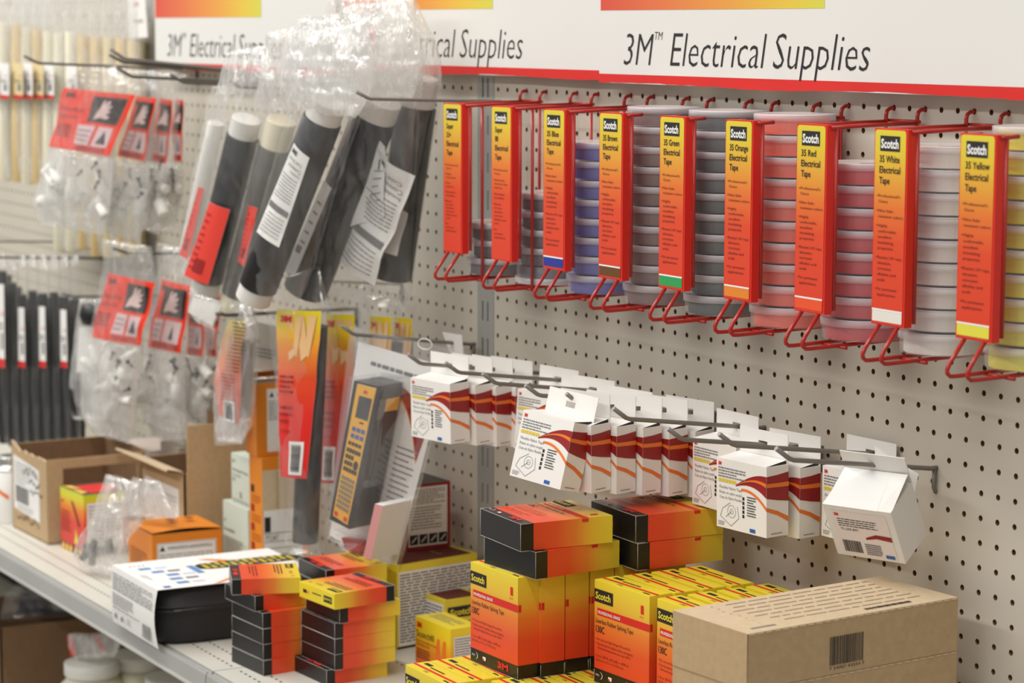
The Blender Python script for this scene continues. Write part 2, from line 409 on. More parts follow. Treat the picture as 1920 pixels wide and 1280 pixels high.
RNAME = ['leftmost red wire rack', 'second red wire rack from the left', 'red wire rack with the blue-footed sign', 'red wire rack with the brown-footed sign', 'red wire rack with the green-footed sign', 'red wire rack with the amber-footed sign', 'red wire rack with the orange-red-footed sign', 'red wire rack with the white-footed sign', 'red wire rack with the yellow-footed sign']
RH = ['near the steel upright', 'holding a short stack of five black tapes', 'holding eight blue tapes', 'holding a full stack of brown tapes', 'holding a full stack of green tapes', 'holding a full stack of orange tapes', 'holding eight red tapes', 'holding nine white tapes', 'holding yellow tapes at the right edge']

def canister_proto(i, cname, rgb):
    t = thing('tape_canister', 'x', 'tape')
    b = MB(); b.lathe([(0, 0), (1.60, 0), (1.64, .03), (1.66, .55)], m_can); b.build('canister', t)
    b = MB(); b.lathe([(0, .84), (1.66, .84), (1.70, .87), (1.725, .85), (1.725, .57), (1.68, .56)], m_lid); b.build('lid', t)
    mt = mat('tape_'+cname+str(i), rgb, .4)
    b = MB(); b.lathe([(.8, .04), (1.5, .04), (1.5, .76), (.8, .76), (.8, .04)], mt, smooth=False); b.build('tape_roll', t)
    b = MB(); b.lathe([(.4, .80), (1.35, .80)], mat('peach_disc', (244, 204, 160), .6)); b.build('paper_disc', t)
    b = MB(); b.box(-.02, 0, 0, 0, 0, 0, m_lid); b = None
    return t
for i, (title, bullets, foot, n, cname, rgb) in enumerate(RACKS):
    X = 4+5*i; t = thing('tape_rack', RNAME[i]+', '+RH[i], 'rack', (X, 0, 0))
    b = MB()
    for sx in (-1, 1):
        b.tube([(sx, -.4, -.5), (sx, -.4, -9.0)], .08, m_wire)
        b.tube([(sx, -4.7, -.66), (sx, -3, -.60), (sx, -.4, -.55)] if n < 10 else [(sx, -4.7, -.66), (sx, -3.85, -.62)], .085, m_wire)
        b.tube([(sx, -4.40, -.66), (sx, -4.40, -7.9)], .08, m_wire)
        if sx > 0 and i in (0, 1): b.tube([(sx, -3.72, -.63), (sx, -3.72, -9.38)], .08, m_wire)
        x = sx*.57
        b.tube([(x, -.1, -9.0), (x, -.4, -9.30), (x, -5.2, -9.42), (x, -5.42, -9.41), (x, -5.56, -9.30), (x, -5.58, -9.16), (x, -5.46, -8.92), (x*.98, -4.72, -7.95)], .085, m_wire)
    b.tube([(-1, -.26, -.50), (1, -.26, -.50)], .07, m_wire); b.tube([(-1, -.4, -9.0), (1, -.4, -9.0)], .08, m_wire)
    b.tube([(-1, -3.72, -9.44), (1, -3.72, -9.44)], .07, m_wire); b.tube([(-1, -2.0, -.66), (1, -2.0, -.66)], .07, m_wire) if i in (0, 1) else None
    b.build('wire_frame', t)
    for sx in (-1, 1):
        b = MB(); b.tube([(sx, .35, -.02), (sx, 0, 0), (sx, -.2, -.02), (sx, -.34, -.10), (sx, -.4, -.26), (sx, -.4, -.56)], .085, m_wire); b.build('hook', t)
    b = MB(); b.box(-1.0, -4.86, -8.05, 1.0, -4.5, -.55, m_redp); h = b.build('sign_holder', t, bevel=.09)
    b = MB(); x0, x1, z0, z1 = -.95, .90, -8.0, -.60; yy = -4.875
    fr = Frame((x0, yy, z0), (1, 0, 0), (0, 0, 1)); W = x1-x0; H = z1-z0
    # rounded card
    rr = .14; pts = []
    for cx, cy, a0 in ((W-rr, rr, -90), (W-rr, H-rr, 0), (rr, H-rr, 90), (rr, rr, 180)):
        for k in range(5):
            a = math.radians(a0+22.5*k); pts.append((cx+rr*math.cos(a), cy+rr*math.sin(a)))
    b.face([fr.at(*p) for p in pts], m_sign, [(p[0]/W, p[1]/H) for p in pts])
    if foot:
        mf = mat('sign_foot_'+cname, foot, .4); b.rect(fr, 0.03, .08, W-.03, .50, mf, 1)
        b.rect(fr, .02, .50, W-.02, .57, m_whitep, 1.5)
    b.rect(fr, .32, H-.80, 1.50, H-.22, m_ink, 1); b.text(fr, .38, H-.68, .34, 'Scotch', m_whitep, w=1.06, l=2, bold=.035)
    ty = H-1.22; step = .44 if len(title) == 4 else .41
    for s in title:
        wn = {'Electrical': 1.25, 'Tape': .62, 'Super': .72, '33+': .48, '88': .3}.get(s, .26+.118*len(s)*1.0)
        b.text(fr, .34 if len(title) == 4 else .30, ty, .26, s, m_ink, w=wn, bold=.012); ty -= step
    ty -= .10; nl = sum(len(k) for k in bullets); free = (ty-.72); lh = min(.27, free/(nl+.65*len(bullets)))
    for bl in bullets:
        b.text(fr, .17, ty, lh*.50, '\u2022', m_inkd, w=.07)
        for s in bl:
            b.text(fr, .28, ty, lh*.50, s, m_inkd, w=.093*len(s)); ty -= lh
        ty -= lh*.65
    b.build('sign_card', h)
    # tape canisters
    proto = None; rn = random.Random(i+5)
    for k in range(n):
        z = -9.22+.893*k; flip = (i == 1 and k == 0)
        dy = -.16*(k == 0)+rn.uniform(-.05, .03); dx = rn.uniform(-.04, .04)
        lab = f'{cname} tape in a frosted canister, '
        pos = 'top' if k == n-1 else ('bottom' if k == 0 else ORD[n-1-k]+' from the top')
        where = {0: 'of three in the leftmost rack', 1: 'of five in the second rack'}.get(i, f'of the {cname} stack')
        lab += pos+' '+where
        rot = (math.pi if flip else 0, 0, rn.uniform(0, 6.28)); loc = (X+dx, -1.98+dy, z+(.87 if flip else 0))
        if proto is None:
            proto = canister_proto(i, cname, rgb); proto['label'] = lab; proto['group'] = f'{cname} tape canisters on the {RNAME[i]}'
            proto.location = (loc[0]*IN, loc[1]*IN, (loc[2]+Z0)*IN); proto.rotation_euler = rot
        else: dup(proto, loc, rot, lab)

# ================================================================== peg hooks
def peg_hook(tip, L, drop, label, r=.1, m=None, rise=.55, run=.75, group=None, zw=None):
    p = P(tip[0], tip[1], Y=-L); X = p.x; ze = p.z-rise; zw = ze-drop if zw is None else zw
    t = thing('peg_hook', label, 'hook', (X, 0, zw), group=group); m = m or m_hook
    b = MB(); b.tube([(0, .1, 0), (0, -.3, .0), (0, -(L-run-.1), ze-zw-.02), (0, -(L-run+.1), ze-zw+.05), (0, -L, p.z-zw)], r, m, n=10); b.build('rod', t)
    b = MB(); b.tube([(0, -.12, -.05), (0, -.14, -.8), (0, -.05, -.98), (0, .3, -1.0)], r*.9, m); b.build('prong', t)
    return X, zw, ze, L
GW = 'hooks in the row above the stacked boxes'
H = {}
HT = [('A', (640, 610), 'grey peg hook holding the clear blister pack'), ('1', (765, 664), 'grey peg hook holding the leftmost group of white boxes'), ('2', (835, 680), 'second grey peg hook of the white box row, crossing the box tabs'),
      ('3', (905, 700), 'third grey peg hook in the white box row, just above the next one'), ('4', (985, 722), 'fourth grey peg hook in the white box row, left of the tilted box tab'), ('5', (1062, 738), 'grey peg hook poking through the tab of the tilted white box'),
      ('6', (1150, 765), 'grey peg hook crossing in front of the middle white box tabs'), ('7', (1252, 803), 'grey peg hook whose tip is left of the pair of white boxes'), ('8', (1348, 813), 'grey peg hook above the pair of white boxes, pointing at a lone card'), ('9', (1455, 840), 'rightmost grey peg hook, holding the open tilted white box')]
for k, tip, lab in HT: H[k] = peg_hook(tip, 8.0, .95, lab, group=GW, rise=.52)
def on_hook(k, px):
    """where a hole seen at picture column px sits along hook k"""
    X, zw, ze, L = H[k]; y = P(px, 760, X=X).y; f = min(1, max(0, -y/(L-.75))); return X, y, zw+(ze-zw)*f

# ================================================================== hanging white boxes
def white_box_proto(back=False):
    t = thing('hanging_box', 'x', 'box'); W, D, Hh = 3.2, 1.22, 3.0; x0, x1 = -W/2, W/2; zt = -.62; zb = zt-Hh
    b = MB(); b.box(x0, -D, zb, x1, 0, zt, m_white)
    b.face([(x0+.05, -D, zt), (x1-.05, -D, zt), (x1-.1, -.04, zt+.16), (x0+.1, -.04, zt+.16)], m_white)       # springy top flap
    b.face([(x1-.05, -D, zt+.005), (x1-.1, -.04, zt+.16), (x1-.1, -.04, zt+.01)], m_ink)
    F = Frame((x0, -D, zb), (1, 0, 0), (0, 0, 1)); Rr = Frame((x1, -D, zb), (0, 1, 0), (0, 0, 1))
    b.text(F, .12, 2.72, .14, '3M', m_redink, w=.2, bold=.05)
    b.greek(F, .12, 2.18, 1.9, 2.66, 4, m_inkg, .42)
    b.greek(F, .12, 1.98, 1.3, 2.16, 1, mat('gold_ink', (226, 200, 70), .5), .8)
    for k, (s, z) in enumerate((('Flexible Nylon Tape', 1.72), ('Ruban en nylon souple', 1.50), ('Cinta de Nylon Flexible', 1.28))): b.text(F, .2, z, .12, s, m_inkg, w=1.45)
    # swoosh that runs on to the side panel
    def arc(x, base, amp): return base+amp*math.sin(min(1, x/3.0)*1.9)
    tops, mids, bots, o1, o2 = [], [], [], [], []
    for i in range(13):
        x = 1.25+(W-1.25)*i/12; s = (x-1.25)/(W-1.25)
        top = 1.98+.62*math.sin(min(1, s*1.1)*math.pi/2); bot = 1.92+.25*math.sin(s*math.pi*.75)-.42*s*s
        tops.append((x, top)); bots.append((x, bot))
        o1.append((x, bot+(top-bot)*.68)); o2.append((x, bot+(top-bot)*.50))
    b.band(F, tops, bots, m_dred); b.band(F, o1, o2, m_oink, 2)
    lo, lo2 = [], []
    for i in range(11):
        s = i/10; x = 1.6+(W-1.6)*s; z = 1.82+.06*math.sin(s*3)-.62*s*s; lo.append((x, z+.05+.03*s)); lo2.append((x, z-.05-.03*s))
    b.band(F, lo, lo2, m_oink, 1)
    # side: bands continue
    e = tops[-1][1]; g = bots[-1][1]
    b.band(Rr, [(0, e), (D*.5, e+.03), (D, e+.1)], [(0, g), (D*.5, g-.13), (D, g-.22)], m_dred)
    b.band(Rr, [(0, o1[-1][1]), (D*.5, o1[-1][1]-.02), (D, o1[-1][1]-.02)], [(0, o2[-1][1]), (D*.5, o2[-1][1]-.03), (D, o2[-1][1]-.05)], m_oink, 2)
    z = lo[-1][1]; b.band(Rr, [(0, z), (D*.5, z-.2), (D, z-.5)], [(0, z-.16), (D*.5, z-.38), (D, z-.72)], m_oink)
    b.greek(Rr, .25, .10, .9, .17, 1, m_inkg, .5)
    # line drawing of the dispenser
    for a in ((.25, .5, .95, .15), (.95, .15, 1.45, .55), (1.45, .55, 1.35, 1.05), (.25, .5, .4, .85), (.4, .85, .9, 1.15), (.6, .5, 1.0, .8)):
        fr = Frame(F.at(a[0], a[1]), F.u*(a[2]-a[0])+F.v*(a[3]-a[1]), Vector((0, 0, 0)) if False else F.n.cross(F.u*(a[2]-a[0])+F.v*(a[3]-a[1])))
        b.rect(fr, 0, -.01, math.hypot(a[2]-a[0], a[3]-a[1]), .012, m_inkg, 1)
    for rr in (.28, .12):
        pts = [(.98+rr*math.cos(q*.628), .78+rr*1.0*math.sin(q*.628)) for q in range(11)]; pin = [(.98+(rr-.018)*math.cos(q*.628), .78+(rr-.018)*math.sin(q*.628)) for q in range(11)]
        b.band(F, pts, pin, m_inkg, 1)
    for k in range(5): b.rect(F, 1.68, .62+.19*k, 1.80, .76+.19*k, m_ink, 1)
    b.greek(F, 1.98, .72, 2.55, 1.62, 8, m_ink, .4)
    b.greek(F, .12, .10, .55, .3, 3, m_inkg, .4); b.rect(F, 2.15, .08, 2.5, .24, m_blueink)
    b.build('carton', t)
    # hang tab with a slot
    b = MB(); sx0, sx1, sz0, sz1 = -.28, .28, -.10, .16; tz0, tz1 = zt, .62; xa, xb = x0+.12, x1-.02
    for y, s in ((-.015, 1), (.015, -1)):
        for q in (((xa, tz0), (xb, sz0)), ((xa, sz1), (xb, tz1)), ((xa, sz0), (sx0, sz1)), ((sx1, sz0), (xb, sz1))):
            (a, c), (d, e2) = q; p = [(a, y, c), (d, y, c), (d, y, e2), (a, y, e2)]
            b.face(p if s > 0 else p[::-1], m_white)
    for pa, pb in (((xa, tz1), (xb, tz1)), ((xb, tz1), (xb, tz0)), ((xa, tz0), (xa, tz1)), ((sx0, sz1), (sx1, sz1)), ((sx0, sz0), (sx1, sz0))):
        b.face([(pa[0], -.015, pa[1]), (pb[0], -.015, pb[1]), (pb[0], .015, pb[1]), (pa[0], .015, pa[1])], m_white)
    b.build('hang_tab', t)
    return t
WB = [('1', 842, 10, 1, 0, 'white hanging box at the front of the leftmost group, beside the blister pack'), ('1', 884, 13, 2, 0, 'white hanging box second in the leftmost group, mostly hidden by the front box'),
      ('1', 922, 13, 2, 0, 'white hanging box third in the leftmost group'), ('1', 958, 14, 0, 0, 'white hanging box rearmost of the leftmost group, a sliver behind the third'),
      ('2', 1046, 8, -5, 0, 'shaded white hanging box just left of the tilted one, its tab up behind a hook'), ('3', 1112, 10, 0, 0, 'white hanging box near the wall whose tab peeks above the middle row, left'), ('4', 1180, 10, 0, 0, 'white hanging box near the wall whose tab peeks above the middle row, right'),
      ('5', 1070, 14, -13, 4, 'tilted white hanging box at the front of the middle row, swinging outwards'), ('5', 1096, 14, 1, 0, 'white hanging box right behind the tilted box in the middle row'), ('5', 1144, 14, 0, 0, 'white hanging box second behind the tilted box in the middle row'),
      ('5', 1193, 14, -1, 0, 'white hanging box third behind the tilted box in the middle row'), ('5', 1242, 13, 0, 0, 'white hanging box fourth behind the tilted box in the middle row'), ('5', 1292, 12, 0, 0, 'white hanging box rearmost of the middle row, a sliver above the black cartons'),
      ('6', 1382, 2, 0, 0, 'white hanging box left behind in the pair, its left half showing'), ('7', 1432, 6, 1, 0, 'white hanging box at the front of the pair, diagram and side stripes in full view'), ('7', 1490, 9, 0, 0, 'white hanging box behind the front one of the pair, only its striped side showing'),
      ('8', 1634, 4, 0, 0, 'white hanging box on the wall behind the open tilted one, at its left')]
pr = None
for k, px, yaw, tilt, roll, lab in WB:
    loc = on_hook(k, px); loc = (loc[0], loc[1], loc[2]-.02); rot = (RX(tilt), RX(roll), RX(yaw))
    if pr is None:
        pr = white_box_proto(); pr.location = (loc[0]*IN, loc[1]*IN, (loc[2]+Z0)*IN); pr.rotation_euler = rot; pr['label'] = lab; pr['group'] = 'white boxed tape dispensers on the peg hooks'
    else: dup(pr, loc, rot, lab)
# the open box, hanging turned round with its barcode panel to the aisle
loc = on_hook('9', 1640)
t = thing('hanging_box', 'open white hanging box tipped forward at the right end, barcode panel down', 'box', (loc[0], loc[1], loc[2]-.02), (RX(30), 0, RX(22)), 'white boxed tape dispensers on the peg hooks')
W, D = 3.1, 1.9; b = MB(); b.box(-W/2, -D, -3.3, W/2, 0, -.7, m_white)
b.face([(-W/2+.1, -D-.02, -.7), (W/2-.6, -D-.02, -.7), (W/2-.8, -.05, -.25), (-W/2+.2, -.05, -.25)], m_whitep); b.face([(W/2-.6, -D, -.7), (W/2, -D+.2, -.7), (W/2, -.1, -.2), (W/2-.8, -.05, -.25)], m_white)
F = Frame((-W/2, -D, -3.3), (1, 0, 0), (0, 0, 1))
b.rect(F, .3, .1, 2.8, 2.35, mat('blush_paper', (236, 226, 222), .6), 1); b.text(F, .42, 2.1, .14, '3M', m_redink, w=.2, l=2, bold=.05); b.greek(F, .5, 1.55, 2.3, 2.0, 4, m_ink, .35, 2); b.text(F, .55, 1.38, .12, '75-200-847', m_ink, w=.8, l=2)
b.band(F, [(1.6, 1.1), (2.1, 1.32), (2.8, 1.3)], [(1.6, 1.0), (2.1, 1.12), (2.8, 1.05)], m_dred, 2); b.barcode(F, .45, .25, 1.3, .85, m_ink, 16, 2); b.greek(F, 1.45, .2, 2.2, .8, 6, m_inkg, .6, 2); b.rect(F, 2.3, .15, 2.7, .32, m_blueink, 2)
b.build('carton', t)
b = MB(); b.box(-W/2+.15, -.02, -.7, W/2, .02, .55, m_white); b.build('hang_tab', t)
# ================================================================== PART 3: shelves and everything standing on them
S = -29.5
def shelf(name, label, z, xa, xb, depth, holes=True):
    t = thing(name, label, 'shelf', (xa, 0, z)); L = xb-xa
    b = MB(); b.box(0, -depth+.25, -.06, L, -.05, 0, m_shelf)
    if holes:
        F = Frame((0, -depth, 0), (1, 0, 0), (0, 1, 0)); x = .6
        while x < L-.5:
            for yy in (1.40, 2.35): b.rect(F, x, yy, x+.26, yy+.10, m_dark, .5)
            for yy in (5.2, 9.2, 13.0): b.rect(F, x, yy, x+.26, yy+.10, m_dark, .5)
            x += .56
    b.build('deck', t)
    prof = [(-depth+.25, 0), (-depth+.22, -.12), (-depth+.05, -.16), (-depth, -.02), (-depth-.10, -.02), (-depth-.16, -.16), (-depth-.24, -.95), (-depth-.34, -1.08), (-depth-.30, -1.16), (-depth+.1, -1.2), (-depth+.15, -.3)]
    b = MB()
    for i in range(len(prof)-1):
        (y0, z0), (y1, z1) = prof[i], prof[i+1]
        b.face([(0, y0, z0), (0, y1, z1), (L, y1, z1), (L, y0, z0)], m_metal if i < 7 else m_shelf)
    b.face([(L, y, z) for y, z in prof], m_metal)
    b.build('price_channel', t); return t
shelf('shelf', 'pale perforated steel shelf holding the left-hand boxes and the black case', S, -49.6, -1.35, 16.2)
shelf('shelf', 'pale perforated steel shelf holding the right-hand tape cartons', S, -1.25, 47.0, 16.2)
shelf('shelf', 'lower steel shelf in shadow under the main shelf, holding jars', -43.0, -49.6, -1.35, 18.0, False)
shelf('shelf', 'lower steel shelf at the left behind the main shelf end', -43.0, -98, -49.8, 18.0, False)
shelf('shelf', 'pale steel shelf continuing past the left end upright', S-.1, -98, -49.8, 16.2, False)

def edges(b, W, D, H, zs=(0,), m=None, r=.012):
    m = m or m_edge
    for p, q in (((0, 0, 0), (0+W, 0, 0)), ((W, 0, 0), (W, 0, H))): b.tube([p, q], r, m, n=4)
# ---- printed tape cartons: standing box, print fades from black foot to yellow head
def tape_box_mesh(W, D, H, kind):
    b = MB(); b.box(0, 0, 0, W, D, H, m_grad, top=m_yel, bottom=m_black)
    F = Frame((0, 0, 0), (1, 0, 0), (0, 0, 1)); T = Frame((0, 0, H), (1, 0, 0), (0, 1, 0)); R = Frame((W, 0, 0), (0, 1, 0), (0, 0, 1)); B = Frame((W, D, 0), (-1, 0, 0), (0, 0, 1))
    def printed(F, W):
        if kind == '130':
            b.rect(F, .0, H-.95, 1.35, H-.38, m_ink); b.text(F, .1, H-.80, .30, 'Scotch', m_yel, w=1.1, l=2, bold=.03)
            b.rect(F, .22, H-1.52, W, H-1.20, m_redink); b.text(F, .3, H-1.44, .13, 'PROFESSIONAL GRADE', m_whitep, w=1.6, l=2, bold=.02)
            b.text(F, W-.6, H-.85, .38, '1', m_redink, w=.2); b.text(F, W-.66, H-1.02, .08, 'Roll', m_redink, w=.25)
            b.text(F, .12, H-1.86, .2, 'Linerless Rubber Splicing Tape', m_ink, w=2.7); b.text(F, .12, H-2.28, .30, '130C', m_ink, w=.62, bold=.01)
            b.text(F, .12, H-2.62, .10, '\u2022 For Low and High-Voltage (Thru 69 kV)', m_inkd, w=2.5); b.text(F, .12, H-2.82, .10, '\u2022 Can be used on splices where emergency', m_inkd, w=2.7)
            b.text(F, .25, H-3.0, .10, 'Overload temperatures can reach 130\u00b0C', m_inkd, w=2.4); b.text(F, .12, H-3.36, .11, '1 in x 30 ft (10 yd) x .030 in', m_inkd, w=2.4); b.text(F, .12, H-3.54, .09, '(25.4 mm x 9.1 m x 0.762 mm)', m_inkd, w=2.0)
            pts = [(.45+.18*math.cos(a*.5-1.2), .34+.16*math.sin(a*.5-1.2)) for a in range(7)]; b.band(F, pts, [(x-.04, y) for x, y in pts], m_whitep); b.text(F, .15, .3, .09, 'PRO', m_whitep, w=.25)
            b.rect(F, 1.05, .25, 1.3, .42, m_whitep); b.rect(F, 1.05, .25, 1.17, .34, m_redink, 2); b.text(F, 2.3, .22, .26, '3M', m_redink, w=.9, bold=.05)
        else:
            b.rect(F, .2, H-.62, 1.2, H-.22, m_ink); b.text(F, .26, H-.52, .2, 'Scotch', m_yel, w=.85, l=2, bold=.03)
            b.text(F, 1.9, H-.5, .16, '2510', m_ink, w=.6); b.greek(F, .3, H-1.3, 2.6, H-.8, 3, m_inkd, .4); b.greek(F, .5, .9, 2.9, 1.4, 3, m_inkd, .35)
            b.text(F, 1.1, .14, .22, '3M', m_redink, w=.5, bold=.05, l=2); b.rect(F, 1.8, .14, 2.5, .36, m_redink, 1.5); b.text(F, W-.5, H-.45, .16, '1', m_redink, w=.1)
    printed(F, W)
    if kind != '130': printed(B, W)
    # top
    b2 = b; b = MB(); b.box(0.03, .03, H, W-.03, D-.03, H+.015, m_yel); T = Frame((0, 0, H+.015), (1, 0, 0), (0, 1, 0))
    if kind == '130':
        b.rect(T, .0, D*.30, W, D*.42, m_redink); b.rect(T, .3, D*.62, .9, D*.8, m_ink); b.greek(T, 1.1, D*.5, 2.4, D*.66, 1, m_inkd, .5); b.rect(T, W-.7, D*.12, W-.25, D*.2, m_ink)
        b.text(T, 1.4, D*.1, D*.13, '130C', m_ink, w=.4)
    else:
        b.rect(T, .25, D*.3, 1.05, D*.72, m_ink); b.text(T, .3, D*.42, .16, 'Scotch', m_yel, w=.7, l=2, bold=.02); b.greek(T, 1.3, D*.35, 2.2, D*.5, 1, m_inkd, .5); b.text(T, 2.5, D*.4, .14, '3M', m_redink, w=.2, l=2); b.rect(T, 2.75, D*.38, 3.1, D*.6, m_ink)
    flap = b; b = b2
    if kind == '130': b.rect(R, D*.02, H-1.52, D*.14, H-1.20, m_redink)
    # scuffed paper on the folds round the black foot
    for p, q in (((0, 0, 0), (W, 0, 0)), ((W, 0, 0), (W, D, 0)), ((W, D, 0), (0, D, 0)), ((0, D, 0), (0, 0, 0)), ((W, 0, 0), (W, 0, .55)), ((W, D, 0), (W, D, .5)), ((0, 0, 0), (0, 0, .55)), ((0, D, 0), (0, D, .5))):
        b.tube([p, q], .011, m_edge, n=4)
    return b, flap
def carton_proto(name, W, D, H, kind):
    t = thing(name, 'x', 'box'); b, flap = tape_box_mesh(W, D, H, kind); b.build('carton', t)
    flap.build('tuck_flap', t); return t
PROT = {}
def place(proto, loc, rot, label, group=None, cat='box'):
    if proto['label'] == 'x':
        proto.location = (loc[0]*IN, loc[1]*IN, (loc[2]+Z0)*IN); proto.rotation_euler = rot; proto['label'] = label
        if group: proto['group'] = group
        return proto
    return dup(proto, loc, rot, label, group)
def lying(W, D, H, A, yaw, z, rev=False, flipface=False):
    """pose for a carton lying flat: its right-near bottom corner at A, foot towards the aisle (or the wall if rev)"""
    a = math.radians(yaw); u = Vector((math.cos(a), math.sin(a), 0)); v = Vector((-math.sin(a), math.cos(a), 0)); k = Vector((0, 0, 1))
    if not rev: ux, uz = u, v; uy = uz.cross(ux); # local z -> v (foot at the aisle), local y -> down... keep right-handed
    else: ux, uz = -u, -v; uy = uz.cross(ux)
    # uy = uz x ux
    M = (ux, uy, uz)
    # corners: find origin so that the bounding box sits with near-right-bottom at A
    pts = [ux*(W*i)+uy*(D*j)+uz*(H*l) for i in (0, 1) for j in (0, 1) for l in (0, 1)]
    mu = max(p.dot(u) for p in pts); mv = min(p.dot(v) for p in pts); mz = min(p.z for p in pts)
    o = Vector((A[0], A[1], z)) - (u*mu+v*mv+k*mz)
    return o, euler_from(*M)
# --- two stacks of flat black / orange / yellow cartons plus one behind
W2, D2, H2 = 3.5, .80, 3.5
flat = carton_proto('tape_carton', W2, D2, H2, '25')
def flat_at(k, near, left, label, group, rev=False, z0=S, yaw=None):
    zt = z0+.81*(k+1); A = P(*near, Z=zt); Bp = P(*left, Z=zt)
    if yaw is None: yaw = math.degrees(math.atan2(A.y-Bp.y, A.x-Bp.x))
    yaw = max(-25, min(12, yaw)); o, e = lying(W2, D2, H2, A, yaw, z0+.81*k, rev); place(flat, o, e, label, group)
gL, gR, gB = 'flat tape cartons in the left stack', 'flat tape cartons in the right stack', 'flat tape cartons in the stack behind'
Ld = [((494, 1238.4), (439.6, 1213)), ((493.5, 1208), (437, 1183)), ((492.8, 1179), (432, 1155)), ((492.4, 1149.5), (421, 1125)), ((478, 1117), (417, 1097))]
Ln = ['bottom flat black-ended carton of the left stack', 'flat black-ended carton second from the bottom of the left stack', 'flat black-ended carton third from the bottom of the left stack', 'flat black-ended carton fourth from the bottom of the left stack', 'flat carton just under the skewed top one of the left stack']
for k, (a, c) in enumerate(Ld): flat_at(k, a, c, Ln[k], gL, yaw=4-k*.4)
flat_at(5, (434.5, 1086), (427, 1057), 'skewed top carton of the left stack, overlapping the black case', gL, yaw=-21)
Rd = [((612.3, 1256), (549, 1230)), ((627.5, 1227), (562, 1201)), ((627.5, 1197.8), (561, 1172)), ((627.5, 1168), (560, 1142)), ((636.7, 1139), (560, 1110))]
Rn = ['bottom flat black-ended carton of the right stack, pushed to the left', 'flat black-ended carton second from the bottom of the right stack', 'flat black-ended carton third from the bottom of the right stack', 'flat black-ended carton fourth from the bottom of the right stack', 'flat carton just under the turned yellow-ended one of the right stack']
for k, (a, c) in enumerate(Rd): flat_at(k, a, c, Rn[k], gR, yaw=3.5)
flat_at(5, (627.5, 1113), (553.4, 1083), 'top carton of the right stack turned with its yellow end forward', gR, rev=True, yaw=5)
for k in range(6): flat_at(k, (611-k*.0, 1069+(5-k)*30.5), (562.5, 1049+(5-k)*30.5), ['bottom', 'second', 'third', 'fourth', 'fifth', 'black-ended top'][k]+' flat carton of the stack behind the two front stacks', gB, yaw=-1)

# --- tall 130C cartons
W3, D3, H3 = 3.95, 1.2, 4.52
tall = carton_proto('splicing_tape_carton', W3, D3, H3, '130')
zf = S+H3+.02; gF, gG, gA, gT = 'upright splicing tape cartons under the dark cartons', 'upright splicing tape cartons beside the brown carton', 'splicing tape cartons of the lowest layer', 'splicing tape cartons lying on top'
nm = ['front one with whole face showing', 'second from the front', 'third from the front', 'fourth from the front', 'fifth from the front', 'sixth from the front', 'seventh from the front']
for i in range(7):
    place(tall, (18.5+.05*(i % 2)-(0 if i else .05), -11.75+i*1.27, zf), (0, 0, RX(2.5 if i == 0 else 0)), 'upright splicing tape carton, upper left row, '+nm[i], gF)
for i in range(4): place(tall, (24.15, -8.75+i*1.45, zf), (0, 0, RX(4 if i == 0 else 1)), 'upright splicing tape carton, middle upper row, '+nm[i], gG)
for i in range(4): place(tall, (28.5, -8.35+i*1.5, zf), (0, 0, RX(1)), 'upright splicing tape carton beside the brown carton, right row, '+nm[i].replace('with whole face showing', 'nearest the aisle'), gG)
for i in range(10): place(tall, (17.6, -14.6+i*1.24, S), (0, 0, 0), 'upright splicing tape carton of the bottom layer, left column, '+(nm+['eighth from the front', 'ninth from the front', 'rearmost'])[i].replace('with whole face showing', 'at the shelf edge'), gA)
for i in range(9): place(tall, (21.85+.1*(i % 2), -12.6+i*1.3, S), (0, 0, 0), 'upright splicing tape carton of the bottom layer, second column, '+(nm+['eighth from the front', 'rearmost'])[i].replace('with whole face showing', 'nearest the aisle'), gA)
for i in range(8): place(tall, (26.2, -10.9+i*1.3, S), (0, 0, 0), 'upright splicing tape carton of the bottom layer, third column, '+(nm+['rearmost'])[i].replace('with whole face showing', 'nearest the aisle'), gA)
for i in range(6): place(tall, (30.3, -8.8+i*1.3, S), (0, 0, 0), 'upright splicing tape carton of the bottom layer, fourth column, '+(nm)[i].replace('with whole face showing', 'nearest the aisle'), gA)
zt = zf+H3+.03
for k, (A, yaw, z, lab) in enumerate((((23.1, -11.1), 5, zt, 'lower flat black-ended carton on the left upright row'), ((22.75, -11.65), -3, zt+D3+.02, 'open-ended top flat carton with black end on the left upright row'),
        ((23.75, -6.3), 0, zt, 'lower rear flat carton with red side against the pegboard'), ((23.65, -6.35), -2, zt+D3+.02, 'upper rear flat carton with red side under the hanging white boxes'))):
    o, e = lying(W3, D3, H3, A, yaw, z); place(tall, o, e, lab, gT)
# loose end flap of the open one
b = MB(); p = [(22.2, -7.25, zt+D3+.1), (22.75, -7.2, zt+D3+.1), (23.6, -6.9, zt+D3+.55), (22.75, -7.15, zt+2*D3)]
b.face([(19.2, -7.2, zt+2*D3), (22.75, -7.05, zt+2*D3), (23.25, -6.6, zt+1.45*D3), (19.7, -6.75, zt+1.5*D3)], m_kraftl); b.face([(22.75, -7.1, zt+D3+.1), (23.25, -6.6, zt+1.45*D3), (22.75, -7.05, zt+2*D3)], m_whitep)

